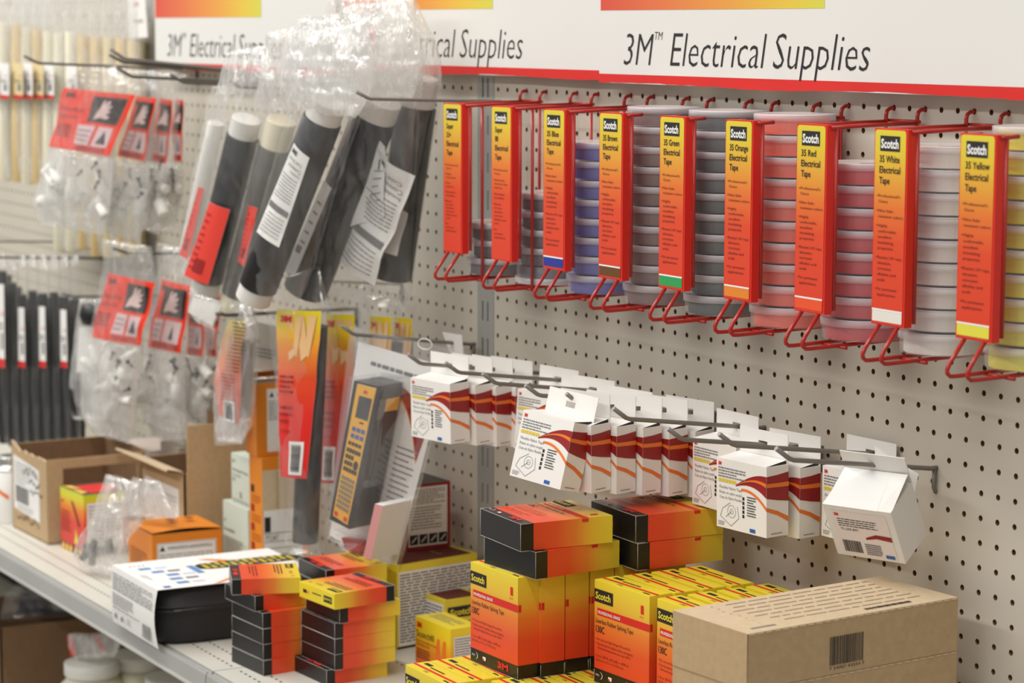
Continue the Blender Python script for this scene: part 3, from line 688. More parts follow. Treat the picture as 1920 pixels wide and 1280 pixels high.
# --- generic fitted boxes
def box_thing(name, label, A, yaw, W, D, H, z, m, deco=None, cat='box', part='carton', **kw):
    """A = near right bottom corner; local x runs left-to-near, local y away from the aisle"""
    a = math.radians(yaw); o = Vector((A[0]-W*math.cos(a), A[1]-W*math.sin(a), z))
    t = thing(name, label, cat, o, (0, 0, a)); b = MB(); b.box(0, 0, 0, W, D, H, m, **kw)
    if deco: deco(b, Frame((0, 0, 0), (1, 0, 0), (0, 0, 1)), Frame((W, 0, 0), (0, 1, 0), (0, 0, 1)), Frame((0, 0, H), (1, 0, 0), (0, 1, 0)), t)
    b.build(part, t, bevel=.03); return t
def d_big(b, F, R, T, t):
    b.rect(R, .1, .15, 5.1, 4.15, m_whitep, 1); b.greek(R, .18, .3, 5.0, 4.05, 24, m_inkg, .48, 2); b.rect(R, 0, 0, 5.3, .12, m_ink, 1); b.rect(T, .3, .3, 4.7, 5.0, m_inkd, 1); b.text(T, 3.0, 3.4, .2, 'Scotch', m_yel, w=1.0, l=2)
box_thing('putty_carton', 'large yellow-edged carton with a white panel of small print, under the red carton', P(744, 1060, Z=-24.95), 8, 4.8, 5.3, -24.95-S, S, m_yel, d_big)
def d_red(b, F, R, T, t):
    b.rect(R, .12, .2, 2.55, 3.45, m_whitep, 1); b.greek(R, .2, 2.5, 2.45, 3.35, 7, m_inkg, .4, 2); b.greek(R, .2, 1.1, 2.2, 2.4, 8, m_inkg, .38, 2)
    for k in range(4): b.rect(R, .2+.6*k, .3, .72+.6*k, .85, m_ink, 2); b.band(R, [(.3+.6*k, .45), (.6+.6*k, .75)], [(.34+.6*k, .40), (.64+.6*k, .70)], m_whitep, 3)
box_thing('warning_carton', 'red-edged carton with white print panel and four black pictograms by the pegboard', (-3.4, -3.75), 2, 3.0, 2.75, 3.62, -24.93, m_dred, d_red, top=m_black)
def d_s1(b, F, R, T, t):
    b.rect(F, .1, .1, 2.6, 2.5, m_whitep); b.greek(F, .2, .2, 2.5, 2.4, 12, m_inkg, .45, 2); b.rect(R, .15, 1.75, 1.9, 2.35, m_ink); b.text(R, .3, 1.88, .34, 'Scotch', m_yel, w=1.4, l=2, bold=.03); b.rect(R, .25, 1.15, .8, 1.5, m_redink); b.text(R, 1.0, 1.1, .4, '3M', m_redink, w=.6, bold=.06); b.rect(T, .2, .2, 2.6, 2.2, m_inkd, 1)
box_thing('tape_carton', 'small yellow carton with a side of small print behind the putty box', P(834.8, 1126, Z=-26.75), 5, 2.75, 2.4, -26.75-S, S, m_yel, d_s1)
def d_fil(b, F, R, T, t):
    b.text(F, .15, 1.95, .26, '3M', m_redink, w=.5, bold=.06); b.text(F, .12, 1.45, .34, 'Scotchfil', m_ink, w=1.75); b.text(F, .12, 1.18, .12, 'Electrical Insulation Putty', m_inkd, w=2.0); b.text(F, .12, 1.0, .11, 'Mastic \u00c9lectrique', m_inkd, w=1.3); b.greek(F, .12, .3, 1.5, .85, 4, m_inkd, .4)
    for x in (1.9, 2.5): b.band(F, [(x, .2), (x+.3, 1.7)], [(x+.5, .2), (x+.55, 1.7)], m_oink, 1)
    b.rect(R, .2, .15, 1.5, 2.0, m_whitep); b.greek(R, .25, .2, 1.45, 1.95, 13, m_inkg, .45, 2); b.greek(T, .4, .5, 3.0, 1.3, 4, m_inkg, .3, 2)
m_fil = ramp_mat('putty_print', [(0, (226, 84, 34)), (.35, (236, 150, 40)), (.7, (240, 206, 44)), (1, (240, 216, 46))])
box_thing('putty_carton', 'small yellow-orange putty carton with a flame-like print, in front of the printed panel', P(844.7, 1180, Z=-27.05), 3, 3.5, 1.75, -27.05-S, S, m_fil, d_fil, top=m_yel)

# --- long brown cartons stacked five high
def d_kr(b, F, R, T, t, first=True):
    if first:
        b.barcode(R, 4.0, .35, 5.7, 1.45, m_ink, 24, 1); b.text(R, 4.0, .18, .12, '7 54007 43554 7', m_ink, w=1.75, l=1)
        rn = random.Random(2)
        for k in range(9): b.greek(T, .35+.42*k, 1.4+.2*rn.random(), .50+.42*k, 1.5, 1, m_faint, .5, 1)
        for k in range(7):
            fr = Frame(T.at(.4+.5*k, 1.0), T.v, -T.u); b.greek(fr, .6+rn.random(), -.12, 8.6, .0, 1, m_faint, .6, 1)
        b.greek(Frame(T.at(3.9, 1.0), T.v, -T.u), 5.2, -.2, 7.6, .1, 1, m_ink, .7, 1); b.greek(Frame(T.at(3.9, .2), T.v, -T.u), 0.4, -.1, 1.6, .1, 1, m_inkg, .7, 1)
    n = 26
    for i in range(n):  # torn perforated rim
        y = 10.6*i/n; b.face([(4.45, y+.02, 2.10), (4.475, y+.10, 2.07), (4.475, y+.30, 2.07), (4.45, y+.40, 2.10)], m_kraftl)
    b.tube([(4.45, 0, 0), (4.45, 0, 2.12)], .018, m_kraft_shade, n=4)
zk = -18.75; Ak = P(1402, 1187.5, Z=zk)
for k in range(5):
    z1 = zk-2.15*k
    box_thing('brown_carton', ['long plain brown carton with a barcode, topmost of the stack at the right', 'long plain brown carton second from the top of the right stack', 'long plain brown carton third from the top of the right stack', 'long plain brown carton second from the bottom of the right stack', 'long plain brown carton at the bottom of the right stack'][k],
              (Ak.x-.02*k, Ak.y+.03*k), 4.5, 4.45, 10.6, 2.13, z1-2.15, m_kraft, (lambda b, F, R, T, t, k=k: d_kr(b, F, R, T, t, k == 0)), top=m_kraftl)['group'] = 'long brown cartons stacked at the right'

# --- black zip case in a white printed sleeve
A = P(297, 1216.5, Z=S+.02); Wc, Dc, Hc = 7.0, 9.8, 3.2
t = thing('tool_case', 'black zipped hard case in a white printed sleeve at the shelf edge', 'case', (A.x-Wc, A.y+.15, S), (0, 0, RX(-1)))
b = MB(); nz = 14; n = 44; prof = []
def rr_ring(w, d, r, z, ox=0, oy=0):
    out = []
    for k in range(n):
        a = 2*math.pi*k/n; ca, sa = math.cos(a), math.sin(a); q = 1/max((abs(ca)**5+abs(sa)**5)**.2, 1e-6); out.append(Vector((w/2+ca*q*(w/2-r), d/2+sa*q*(d/2-r), z)))
    return out
rings = []
for z, ins in ((0, .5), (.05, .22), (.3, .05), (1.2, 0), (1.75, 0), (1.80, -.08), (1.88, -.08), (1.90, .02), (1.99, .02), (2.01, -.08), (2.09, -.08), (2.14, 0), (2.6, .08), (2.95, .28), (3.12, .6), (3.16, 1.2)):
    rings.append(rr_ring(Wc-.1, Dc, ins, z))
vs = [v for r_ in rings for v in r_]; fs = []
for j in range(len(rings)-1):
    for k in range(n): fs.append((j*n+k, j*n+(k+1) % n, (j+1)*n+(k+1) % n, (j+1)*n+k))
fs.append(tuple(range((len(rings)-1)*n, len(rings)*n)))
b.raw(vs, fs, mat('black_nylon', (26, 26, 28), .55, bump=.3, bscale=900), smooth=True); shell = b.build('shell', t)
b = MB(); b.tube([(Wc-.1, .9+i*.5, 1.95) for i in range(17)], .045, m_hookd, n=6); b.build('zipper', shell)
b = MB(); m_sl = m_whitep; Y0, Y1 = -.05, Dc*.93; ns = 8; cur = []
for i in range(ns+1):
    s = i/ns; cur.append((-.12*math.sin(s*math.pi)-.02, 3.20*s))
for i in range(ns):
    (y0, z0), (y1, z1) = cur[i], cur[i+1]; wv0 = .0; b.face([(-.05, y0, z0), (Wc-.0-.25*math.sin(z0/3.2*math.pi), y0, z0), (Wc-.25*math.sin(z1/3.2*math.pi), y1, z1), (-.05, y1, z1)], m_sl)
b.face([(-.05, -.02, 3.2), (Wc, -.02, 3.2), (Wc, Dc*.95, 3.2), (-.05, Dc*.95, 3.2)], m_sl); b.face([(-.05, -.02, 3.18), (-.05, Dc*.95, 3.18), (Wc, Dc*.95, 3.18), (Wc, -.02, 3.18)], m_sl)
F = Frame((0, -.16, 0), (1, 0, 0), (0, 0, 1)); T = Frame((0, 0, 3.2), (1, 0, 0), (0, 1, 0)); TT = Frame(T.at(Wc, 0), T.v, -T.u)
b.greek(F, .3, 1.95, 6.6, 2.95, 7, m_inkg, .42, .5); b.greek(F, .3, 1.1, 3.6, 1.8, 6, m_inkg, .4, .5); b.greek(F, .3, .92, 4.6, 1.02, 1, m_inkg, .5, .5)
for x in (.7, 1.7): b.lathe([(.0, 0), (.14, 0)], m_inkg, (0, 0, 0)) if False else b.poly(F, [(x+.16*math.cos(a), .5+.16*math.sin(a)) for a in [q*.785 for q in range(8)]], m_inkg, .5)
b.text(F, 2.4, .40, .28, 'CE', m_inkg, w=.6, l=.6); b.barcode(F, 4.9, .25, 6.2, 1.0, m_inkg, 14, .5)
m_bl2 = mat('soft_blue_ink', (96, 140, 196), .6)
for k, (x, y) in enumerate(((1.6, .8), (2.6, 1.2), (3.6, 1.7), (4.6, 1.5), (5.6, 1.5))):
    b.rect(T, x, y, x+.5, y+.7, m_bl2, 1); b.rect(T, x+.1, y+.9, x+.5, y+1.6, m_inkg if k % 2 else m_pblue, 1)
b.rect(T, 2.2, 3.4, 4.2, 3.8, m_bl2, 1); b.greek(T, 3.2, .3, 4.6, .7, 3, m_inkg, .3, 1); b.greek(T, .8, .5, 1.2, 1.5, 4, m_inkg, .3, 1); b.rect(T, 6.3, .5, 6.7, .9, m_blueink, 1)
ol, il = [], []
for i in range(15):
    a = i/14; ol.append((1.0+5.9*a, 4.4+3.6*math.sin(a*2.6+.5)-1.0)); il.append((1.0+5.9*a, 4.05+3.1*math.sin(a*2.6+.5)-.95))
b.band(T, ol, il, m_oink, 1)
b.text(TT, 7.6, -2.2 + 0, .32, 'XR-150X', m_ink, w=1.3, l=1); b.text(TT, 8.2, -1.3, .4, '3M', m_redink, w=.6, l=1, bold=.05); b.greek(TT, 6.6, -1.9, 8.0, -1.2, 3, m_inkg, .3, 1)
# printed picture of the yellow-keyed labeller, lengthwise away from the aisle
def tp(px, py):
    q = P(px, py, Z=S+3.2) - Vector((A.x-Wc, A.y+.15, 0)); return q.x, q.y
x0_, y0_ = tp(372, 1064); x1_, y1_ = tp(560, 1040); cx_ = (x0_+x1_)/2; hw = .8
pts = []
for k in range(24):
    a = 2*math.pi*k/24; ca, sa = math.cos(a), math.sin(a); q = 1/((abs(ca)**5+abs(sa)**5)**.2); pts.append((cx_+ca*q*hw, (y0_+y1_)/2+sa*q*(y1_-y0_)/2))
b.poly(T, pts, m_blackr, 2)
nk = int((y1_-y0_-.6)/.42)
for i in range(nk):
    for j in range(4): b.rect(T, cx_-.66+.34*j, y0_+.35+.42*i, cx_-.40+.34*j, y0_+.6+.42*i, m_yel if (i*3+j) % 4 else m_inkg, 3)
b.build('sleeve', t)

# --- orange carton
A = P(285, 1003, Z=-26.6)
def d_or(b, F, R, T, t):
    b.rect(R, .3, .15, 4.0, 2.35, m_whitep); W_ = 4.3
    for q in ((.36, .2, 3.94, .22), (.36, 2.28, 3.94, 2.30), (.36, .2, .38, 2.3), (3.92, .2, 3.94, 2.3)): b.rect(R, *q, m_ink, 2)
    b.poly(R, [(.45, 1.86), (.80, 1.86), (.625, 2.18)], m_ink, 2); b.text(R, .95, 1.92, .2, 'WARNING/MISE EN GARDE/ADVERTENCIA', m_ink, w=2.8, l=2); b.greek(R, .45, .6, 3.85, 1.7, 7, m_inkg, .3, 2)
    b.text(F, .2, 2.3, .25, '3M', m_ink, w=.4); b.greek(F, .4, .6, 3.6, 1.6, 5, m_inkd, .3)
m_or2 = m_orange
t = box_thing('connector_carton', 'orange carton with a white warning label and sprung-up lid on the shelf', A, -3, 4.5, 4.35, -26.6-S, S, m_or2, d_or, top=m_kraft_shade)
b = MB(); H_ = -26.6-S
n_ = 8; top = [(4.5*0, 0)]
for i in range(n_):
    s0, s1 = i/n_, (i+1)/n_; f = lambda s: .10+.16*math.sin(s*math.pi)
    b.face([(4.5*s0*0+0, 4.35*s0, H_+.02+.0*f(s0)), (4.5, 4.35*s0, H_+f(s0)*.9), (4.5, 4.35*s1, H_+f(s1)*.9), (0, 4.35*s1, H_+.02)], m_orange)
Tf = Frame((0, 0, H_+.06), (1, 0, .03), (0, 1, 0)); b.text(Tf, .5, .4, .22, '3M', m_inkd, w=.5, l=3, rot=0); b.poly(Tf, [(1.6, 1.7), (2.4, 1.9), (2.4, 2.4), (1.6, 2.2)], m_inkd, 14); b.poly(Tf, [(1.5, 3.0), (2.1, 3.1), (2.1, 3.5), (1.5, 3.4)], m_inkd, 14)
b.build('lid', t)

# --- cut-down brown tray carton with shipping label
A = P(88, 1022, Z=S); Wt, Dt, Ht = 6.7, 6.6, 5.45; th = .12
t = thing('shipping_carton', 'cut-down open brown carton with a scribbled shipping label at the shelf edge', 'box', (A.x-Wt, A.y, S), (0, 0, RX(1)))
b = MB(); rn = random.Random(9)
def rag(n, W, H, amp): return [(W*i/n, H+rn.uniform(-amp, amp)) for i in range(n+1)]
F = Frame((0, 0, 0), (1, 0, 0), (0, 0, 1)); e = rag(16, Wt, Ht-.05, .09); e[0] = (0, Ht+.35); e[1] = (e[1][0], Ht+.30); e[2] = (e[2][0], Ht+.12)
b.band(F, e, [(x, 0) for x, y in e], m_kraft, 0); Fb = Frame((0, th, 0), (1, 0, 0), (0, 0, 1)); b.band(Fb, e, [(x, 0) for x, y in e], m_kraft_shade, 0)
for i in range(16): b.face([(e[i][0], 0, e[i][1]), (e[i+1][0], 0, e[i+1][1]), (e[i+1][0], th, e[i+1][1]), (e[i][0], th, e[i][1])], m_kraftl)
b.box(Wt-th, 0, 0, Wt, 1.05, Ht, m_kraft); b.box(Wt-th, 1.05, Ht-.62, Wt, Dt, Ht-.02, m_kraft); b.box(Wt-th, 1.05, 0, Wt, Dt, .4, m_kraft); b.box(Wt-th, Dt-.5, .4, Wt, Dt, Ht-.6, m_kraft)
b.box(0, Dt-th, 0, Wt, Dt, Ht+.2, m_kraft, front=m_kraft_shade); b.box(0, 0, 0, th, Dt, Ht+.1, m_kraft, right=m_kraft_shade); b.box(0, 0, 0, Wt, Dt, .1, m_kraft_shade)
b.build('carton', t)
b = MB(); b.poly(F, [(.35, 1.4), (5.2, 1.15), (5.2, 4.55), (.35, 4.95)], m_whitep, 1); b.barcode(F, .75, 1.9, 3.2, 3.0, m_inkg, 20, 2); b.greek(F, .7, 3.1, 3.6, 4.6, 6, m_inkg, .22, 2); b.greek(F, 1.0, 1.4, 4.0, 1.8, 2, m_inkg, .25, 2)
def scrib(b, F, x, y, w, h, n, m, l=3, seed=1):
    rn = random.Random(seed); px, py = x, y
    for i in range(n):
        nx = x+w*(i+1)/n+rn.uniform(-.1, .1); ny = y+rn.uniform(-h, h); d = math.hypot(nx-px, ny-py)+1e-6; ox, oy = -(ny-py)/d*.035, (nx-px)/d*.035
        b.poly(F, [(px-ox, py-oy), (nx-ox, ny-oy), (nx+ox, ny+oy), (px+ox, py+oy)], m, l); px, py = nx, ny
scrib(b, F, 2.2, 4.2, 2.8, .35, 16, m_ink, seed=4); scrib(b, F, 3.4, 3.5, 1.9, .3, 10, m_ink, seed=5); scrib(b, F, 3.5, 2.9, 2.4, .3, 9, m_ink, seed=6); scrib(b, F, .8, 1.05, 4.4, .32, 18, m_ink, seed=7)
b.build('shipping_label', t)
# --- flame-print carton
m_fl = ramp_mat('flame_print', [(0, (60, 20, 16)), (.12, (60, 20, 16)), (.13, (206, 40, 32)), (.5, (222, 60, 36)), (.72, (236, 130, 40)), (.9, (220, 214, 50)), (1, (206, 214, 50))])
def d_fl(b, F, R, T, t):
    b.poly(F, [(1.75, 3.35), (2.1, 3.25), (3.1, 1.9), (2.95, 1.8)], m_ink, 2); b.text(F, .15, 3.0, .22, '3M', m_dred, w=.4); b.greek(F, .15, 1.2, 1.6, 2.6, 8, m_inkd, .3)
    b.poly(F, [(2.2, .7), (2.6, .65), (2.75, 1.0), (2.45, 1.7), (2.35, 1.1)], m_yel, 2)
    for x in (.1, .7, 1.3, 2.1, 2.8): b.poly(F, [(x, .05), (x+.5, .05), (x+.55, .35), (x+.2, .5)], mat('flame_ink', (240, 190, 90), .5), 2)
    b.rect(R, .2, .5, 2.6, 3.4, m_whitep); b.greek(R, .3, .6, 2.5, 3.3, 12, m_inkg, .3, 2); b.rect(T, .6, .7, 3.2, 2.6, m_redink); b.poly(T, [(.1, .1), (1.2, .2), (1.8, .7), (.3, .6)], mat('flame_ink', (240, 190, 90), .5), 2); b.poly(T, [(1.6, .1), (3.2, .1), (3.0, .6), (2.2, .5)], mat('flame_ink', (240, 190, 90), .5), 2)
box_thing('tape_carton', 'yellow-to-red flame-printed carton between the cut-down carton and the crumpled bag', P(159, 1046, Z=S), 3, 3.75, 2.8, 3.95, S, m_fl, d_fl, top=mat('dark_print', (70, 60, 52), .5))

# --- open brown carton with raised flaps
A = P(345, 889, Z=-24.2); W_, D_, H_ = 7.2, 4.6, -24.2-S
t = thing('shipping_carton', 'open brown carton with raised flaps behind the orange carton', 'box', (A.x-W_, A.y, S), (0, 0, 0))
b = MB(); b.box(0, 0, 0, W_, .12, H_, m_kraft, back=m_kraft_shade); b.box(W_-.12, 0, 0, W_, D_, H_, m_kraft, left=m_kraft_shade); b.box(0, D_-.12, 0, W_, D_, H_, m_kraft, front=m_kraft_shade); b.box(0, 0, 0, .12, D_, H_, m_kraft, right=m_kraft_shade); b.box(0, 0, 0, W_, D_, .1, m_kraft_shade); b.build('carton', t)
b = MB(); F = Frame((0, 0, 0), (1, 0, 0), (0, 0, 1)); b.rect(F, .6, .8, 6.3, 4.2, m_whitep, 1); b.rect(F, .9, 3.5, 2.6, 3.95, m_ink, 2); b.greek(F, 3.2, 1.4, 6.0, 3.7, 9, m_inkg, .25, 2); b.poly(F, [(2, 0), (2.1, 0), (2.1, .1)], m_ink, 2); b.build('shipping_label', t)
b = MB(); b.box(W_-.12, .25, H_, W_-.02, D_-.2, H_+3.0, m_kraft); b.build('side_flap', t)
b = MB(); p0, p1, p2, p3 = Vector((0, 0, H_)), Vector((W_-.1, 0, H_)), Vector((W_-.6, -.9, H_+.15)), Vector((-.4, -1.6, H_+.55))
b.raw([p0, p1, p2, p3], [(0, 1, 2, 3)], m_kraft); b.raw([p+Vector((0, .03, .12)) for p in (p0, p1, p2, p3)], [(0, 3, 2, 1)], m_kraftl); b.raw([p2, p3, p3+Vector((0, .03, .12)), p2+Vector((0, .03, .12))], [(0, 1, 2, 3)], m_kraftl); b.build('front_flap', t)
b = MB(); b.box(.2, D_-.12, H_, W_-.3, D_-.02, H_+2.8, m_kraft_shade); b.build('rear_flap', t)
# --- pale mint cartons, tall orange cartons
def d_m1(b, F, R, T, t):
    b.text(F, .2, 2.65, .16, '3M', m_ink, w=.3); b.text(F, .2, 2.1, .22, 'Scotchlok', m_ink, w=1.7); b.greek(F, .2, .5, 3.2, 1.8, 8, m_inkg, .3); b.rect(R, .15, .1, .55, 2.8, m_kraftl)
box_thing('terminal_carton', 'pale grey-green carton standing low beside the tall orange carton', P(465, 957, Z=-25.6), -1, 4.0, 2.0, -25.6-S, S, m_mint, d_m1)
def d_m2(b, F, R, T, t):
    b.text(F, .2, 2.55, .2, '3M', m_ink, w=.35); b.text(F, .2, 2.05, .18, 'Vinyl Insulated Terminals', m_ink, w=2.4); b.text(F, .2, 1.75, .16, 'Terminales', m_inkg, w=1.3); b.text(F, .2, 1.4, .24, 'MC', m_inkg, w=.5); b.text(F, 1.3, .5, .4, 'UL', m_ink, w=.4); b.greek(F, .2, .15, 3.0, .4, 2, m_inkg, .3)
pm = P(470, 862, Z=-23.35)
box_thing('terminal_carton', 'mint carton stacked on the grey-green one beside the tall orange carton', (P(465, 957, Z=-25.6).x+.2, P(465, 957, Z=-25.6).y+.1), -1, 3.0, 1.9, 3.1, -25.58, m_mint, d_m2)
def d_t1(b, F, R, T, t):
    fr = Frame(F.at(0, 0), F.u, F.v)
    for k in range(5): b.rect(F, .25, .9+1.15*k, .75, 1.35+1.15*k, m_ink if k in (0, 4) else m_dred, 1); b.greek(F, .3, .3+1.15*k, 1.8, .8+1.15*k, 3, m_dred, .3)
    b.rect(R, .0, 4.6, 2.6, 7.0, m_kraftl, 1); b.rect(R, 0.9, 4.7, 1.0, 6.9, m_kraft, 2); b.rect(R, .05, .4, 2.5, 4.6, m_whitep, 1); b.rect(R, .12, 3.3, .5, 4.2, m_ink, 2); b.rect(R, .1, 3.2, 2.4, 3.24, m_ink, 2); b.text(R, .2, 2.8, .3, 'PTCART', m_ink, w=.8, l=2)
    for z in (2.7, 2.3, 1.9): b.rect(R, .1, z, 2.4, z+.03, m_ink, 2)
    b.text(R, .2, 1.45, .25, '(1) 99893', m_ink, w=.9, l=2); b.barcode(R, .15, .55, 2.3, 1.3, m_ink, 20, 2)
At = P(491, 860, Z=-21.8)
box_thing('connector_carton', 'tall orange carton with brown tape and a white barcode label', At, -2, 2.0, 3.0, -21.8-S, S, m_orange, d_t1)
def d_t2(b, F, R, T, t):
    b.rect(R, .65, .25, 3.3, 4.0, m_whitep); b.poly(R, [(.8, 3.5), (1.1, 3.5), (.95, 3.8)], m_ink, 2); b.text(R, 1.25, 3.52, .22, 'WARNING', m_ink, w=1.3, l=2); b.greek(R, .75, 2.1, 3.2, 3.3, 9, m_inkg, .35, 2)
    for z in (1.25, .4): b.rect(R, 1.3, z, 2.2, z+.03, m_ink, 2); b.rect(R, 1.5, z, 1.54, z+.5, m_ink, 2); b.rect(R, 1.8, z+.2, 2.1, z+.6, m_inkg, 2)
    b.face([(.0, .1, 4.42), (.0, 3.3, 4.42), (.5, 3.3, 4.85), (.5, .1, 4.85)], m_orange)
box_thing('connector_carton', 'orange carton with a WARNING panel stacked on the tall orange carton', (At.x-.6, At.y-.05), -4, 1.9, 3.5, 4.3, -21.78, m_orange, d_t2, top=m_kraft_shade)

# --- spray can at the left edge
pc = (-43.8, -12.6)
t = thing('solvent_can', 'white can with an orange swoosh and tin top at the shelf left edge', 'can', (pc[0], pc[1], S))
b = MB(); b.lathe([(0, 0), (1.15, 0), (1.2, .08), (1.2, 3.5), (1.15, 3.55)], m_whitep, n=36); F = Frame((0, 0, 0), (1, 0, 0), (0, 0, 1))
for i in range(16):
    a0 = -2.2+i*.11; a1 = a0+.11; z0 = 1.9+.35*math.sin(i*.25); z1 = 1.9+.35*math.sin((i+1)*.25)
    b.face([(1.215*math.cos(a0), 1.215*math.sin(a0), z0), (1.215*math.cos(a1), 1.215*math.sin(a1), z1), (1.215*math.cos(a1), 1.215*math.sin(a1), z1+.3), (1.215*math.cos(a0), 1.215*math.sin(a0), z0+.3)], m_oink)
b.build('body', t)
b = MB(); b.lathe([(1.2, 3.5), (1.24, 3.58), (1.15, 3.66), (.9, 3.72), (.85, 4.1), (.9, 4.14), (.9, 4.35), (.85, 4.4), (0, 4.4)], m_alu, n=36); b.build('cap', t)

# --- cartons farther back on the left shelf
def d_bk(b, F, R, T, t): b.rect(R, .3, .6, 2.2, 2.6, m_whitep); b.greek(R, .4, .8, 2.0, 2.4, 6, m_inkg, .3, 2)
box_thing('connector_carton', 'pale pinkish carton seen through the cut-out side of the brown tray carton', (-38.2, -4.9), 0, 5.2, 4.2, 4.9, S, mat('pale_pink_card', (214, 200, 192), .6), d_bk)
box_thing('connector_carton', 'grey-brown carton with a white slip between the two open brown cartons', (-34.6, -4.3), 0, 3.2, 3.6, 5.6, S, mat('taupe_card', (168, 156, 142), .6), d_bk)

# --- lower shelf
LS = -43.0
def jar(x, y, label, h=5.2, r=2.2):
    t = thing('jar', label, 'jar', (x, y, LS), group='white jars on the lower shelf')
    b = MB(); b.lathe([(0, 0), (r, 0), (r+.1, .15), (r+.1, h*.62), (r*.92, h*.76), (r*.70, h*.84), (r*.68, h*.86)], m_cream, n=36); b.build('body', t)
    b = MB(); b.lathe([(r*.76, h*.86), (r*.80, h*.88), (r*.80, h), (r*.76, h+.04), (0, h+.04)], m_clearw, n=36); b.build('lid', t); return t
def at_ls(px, py, h): return P(px, py, Z=LS+h)
for (px, py, lab) in ((172, 1240, 'white wide-mouthed jar with the cap left of the others on the lower shelf'), (260, 1225, 'white wide-mouthed jar in the middle on the lower shelf'), (325, 1268, 'white wide-mouthed jar nearest the front lip on the lower shelf')):
    q = at_ls(px, py, 6.0); jar(q.x, q.y, lab, h=6.0)
def tray(x0, y0, W, D, H, z, label, m=None):
    t = thing('open_carton', label, 'box', (x0, y0, z)); m = m or m_kraft
    b = MB(); b.box(0, 0, 0, W, .12, H, m); b.box(0, D-.12, 0, W, D, H, m); b.box(0, 0, 0, .12, D, H, m); b.box(W-.12, 0, 0, W, D, H, m); b.box(0, 0, 0, W, D, .1, m); b.build('carton', t); return t
# ================================================================== PART 4: hanging bags, packs and the blister pack
SC.cycles.transparent_max_bounces = 40
m_crown = film_mat('bag_film_crumpled', body=.30, bump=1.0, bscale=60, gloss_rough=.11, gloss=.12)
class Pl:
    """upright plane through Q (x, y) turned by yaw; maps picture points on to it and offsets them towards the aisle"""
    def __init__(s, X, Y, yaw=0.0):
        a = math.radians(yaw); s.Q = Vector((X, Y, 0)); s.n = Vector((math.sin(a), -math.cos(a), 0)); s.u = Vector((math.cos(a), math.sin(a), 0))
    def pt(s, x, y, off=0.0):
        d = _CM @ Vector(((x-960)/FPX, (640-y)/FPX, -1)); q = s.Q+s.n*off
        t = (q-_CP).dot(s.n)/d.dot(s.n); return _CP+d*t
def film(parent, org, pl, rows, thick, seed, m=None, amp=.12, off=0.0, nu=34, sub=9, name='plastic_bag', flat=.55, mtop=None, vtop=0):
    """pillow of clear film: outline given by left/right points, wrinkled front and back sheets"""
    m = m or m_film; L = []; rn = random.Random(seed); sx = rn.uniform(0, 50)
    pts = [(pl.pt(*a, off), pl.pt(*b_, off)) for a, b_ in rows]
    for i in range(len(pts)-1):
        for k in range(sub):
            t = k/sub; t2 = t*t*(3-2*t)*.5+t*.5
            L.append((pts[i][0].lerp(pts[i+1][0], t2), pts[i][1].lerp(pts[i+1][1], t2)))
    L.append(pts[-1]); NV = len(L); vs = []; fs = []
    for sgn in (1, -1):
        for j, (a, c) in enumerate(L):
            v = j/(NV-1); ev = min(1, math.sin(math.pi*min(1, max(0, v)))**.5+.05)
            for i in range(nu+1):
                u = i/nu; p = a.lerp(c, u); e = math.sin(math.pi*u)**flat*ev
                q = Vector((p.x*.9+sx, p.z*.35, sgn*3.0+seed))
                w1 = 1-abs(noise.noise(q*.9))*2.4; w2 = 1-abs(noise.noise(q*2.3+Vector((9, 3, 1))))*2.2; w3 = noise.noise(Vector((p.x*.4+sx, p.z*2.4, seed+sgn)))
                d = thick*.5*e+amp*(w1*.8+w2*.45+w3*.5)*(.35+.65*e)
                vs.append(p+pl.n*(sgn*d)+Vector((0, 0, amp*.4*noise.noise(q*1.7))))
    B = (nu+1)*NV
    for s_ in (0, 1):
        for j in range(NV-1):
            for i in range(nu):
                k = s_*B+j*(nu+1)+i; f = (k, k+1, k+nu+2, k+nu+1); fs.append(f if s_ else f[::-1])
    b = MB(); b.raw(vs, fs, m, smooth=True)
    if mtop:
        ti = b.mi(mtop); per = (NV-1)*nu
        for q in range(len(b.m)):
            if (q % per)//nu < vtop*NV+2*noise.noise(Vector((q % nu, seed, 0))*.3): b.m[q] = ti
    return b.build(name, parent, origin=org)
def leaf(name, parent, org, pl, quad, W, H, m, deco=None, off=0.0, bow=0.0, back=True, uvm=False, wav=0.0, seed=1, th=.02):
    """thin printed sheet: drawn flat (W x H), then bent on to the traced quad TL, TR, BR, BL"""
    TL, TR, BR, BL = [pl.pt(x, y, off) for x, y in quad]
    b = MB(); nx, ny = 12, 12; b.SUB = .35; zf_ = 3.0 if (bow or wav) else 1.0
    for i in range(nx):
        for j in range(ny):
            x0, x1, y0, y1 = W*i/nx, W*(i+1)/nx, H*j/ny, H*(j+1)/ny
            b.face([(x0, y0, 0), (x1, y0, 0), (x1, y1, 0), (x0, y1, 0)], m, [(x0/W, y0/H), (x1/W, y0/H), (x1/W, y1/H), (x0/W, y1/H)])
            if back: b.face([(x0, y1, -th), (x1, y1, -th), (x1, y0, -th), (x0, y0, -th)], m_whitep)
    if deco: deco(b, Frame((0, 0, 0), (1, 0, 0), (0, 1, 0)), W, H)
    out = []
    for v in b.v:
        s, t = v.x/W, v.y/H; p = BL.lerp(BR, s).lerp(TL.lerp(TR, s), t)
        out.append(p+pl.n*((v.z*zf_ if v.z > 0 else v.z)+bow*math.sin(math.pi*min(1, max(0, s)))+wav*noise.noise(Vector((p.x*.5, p.z*.5, seed)))))
    b.v = out; return b.build(name, parent, origin=org)
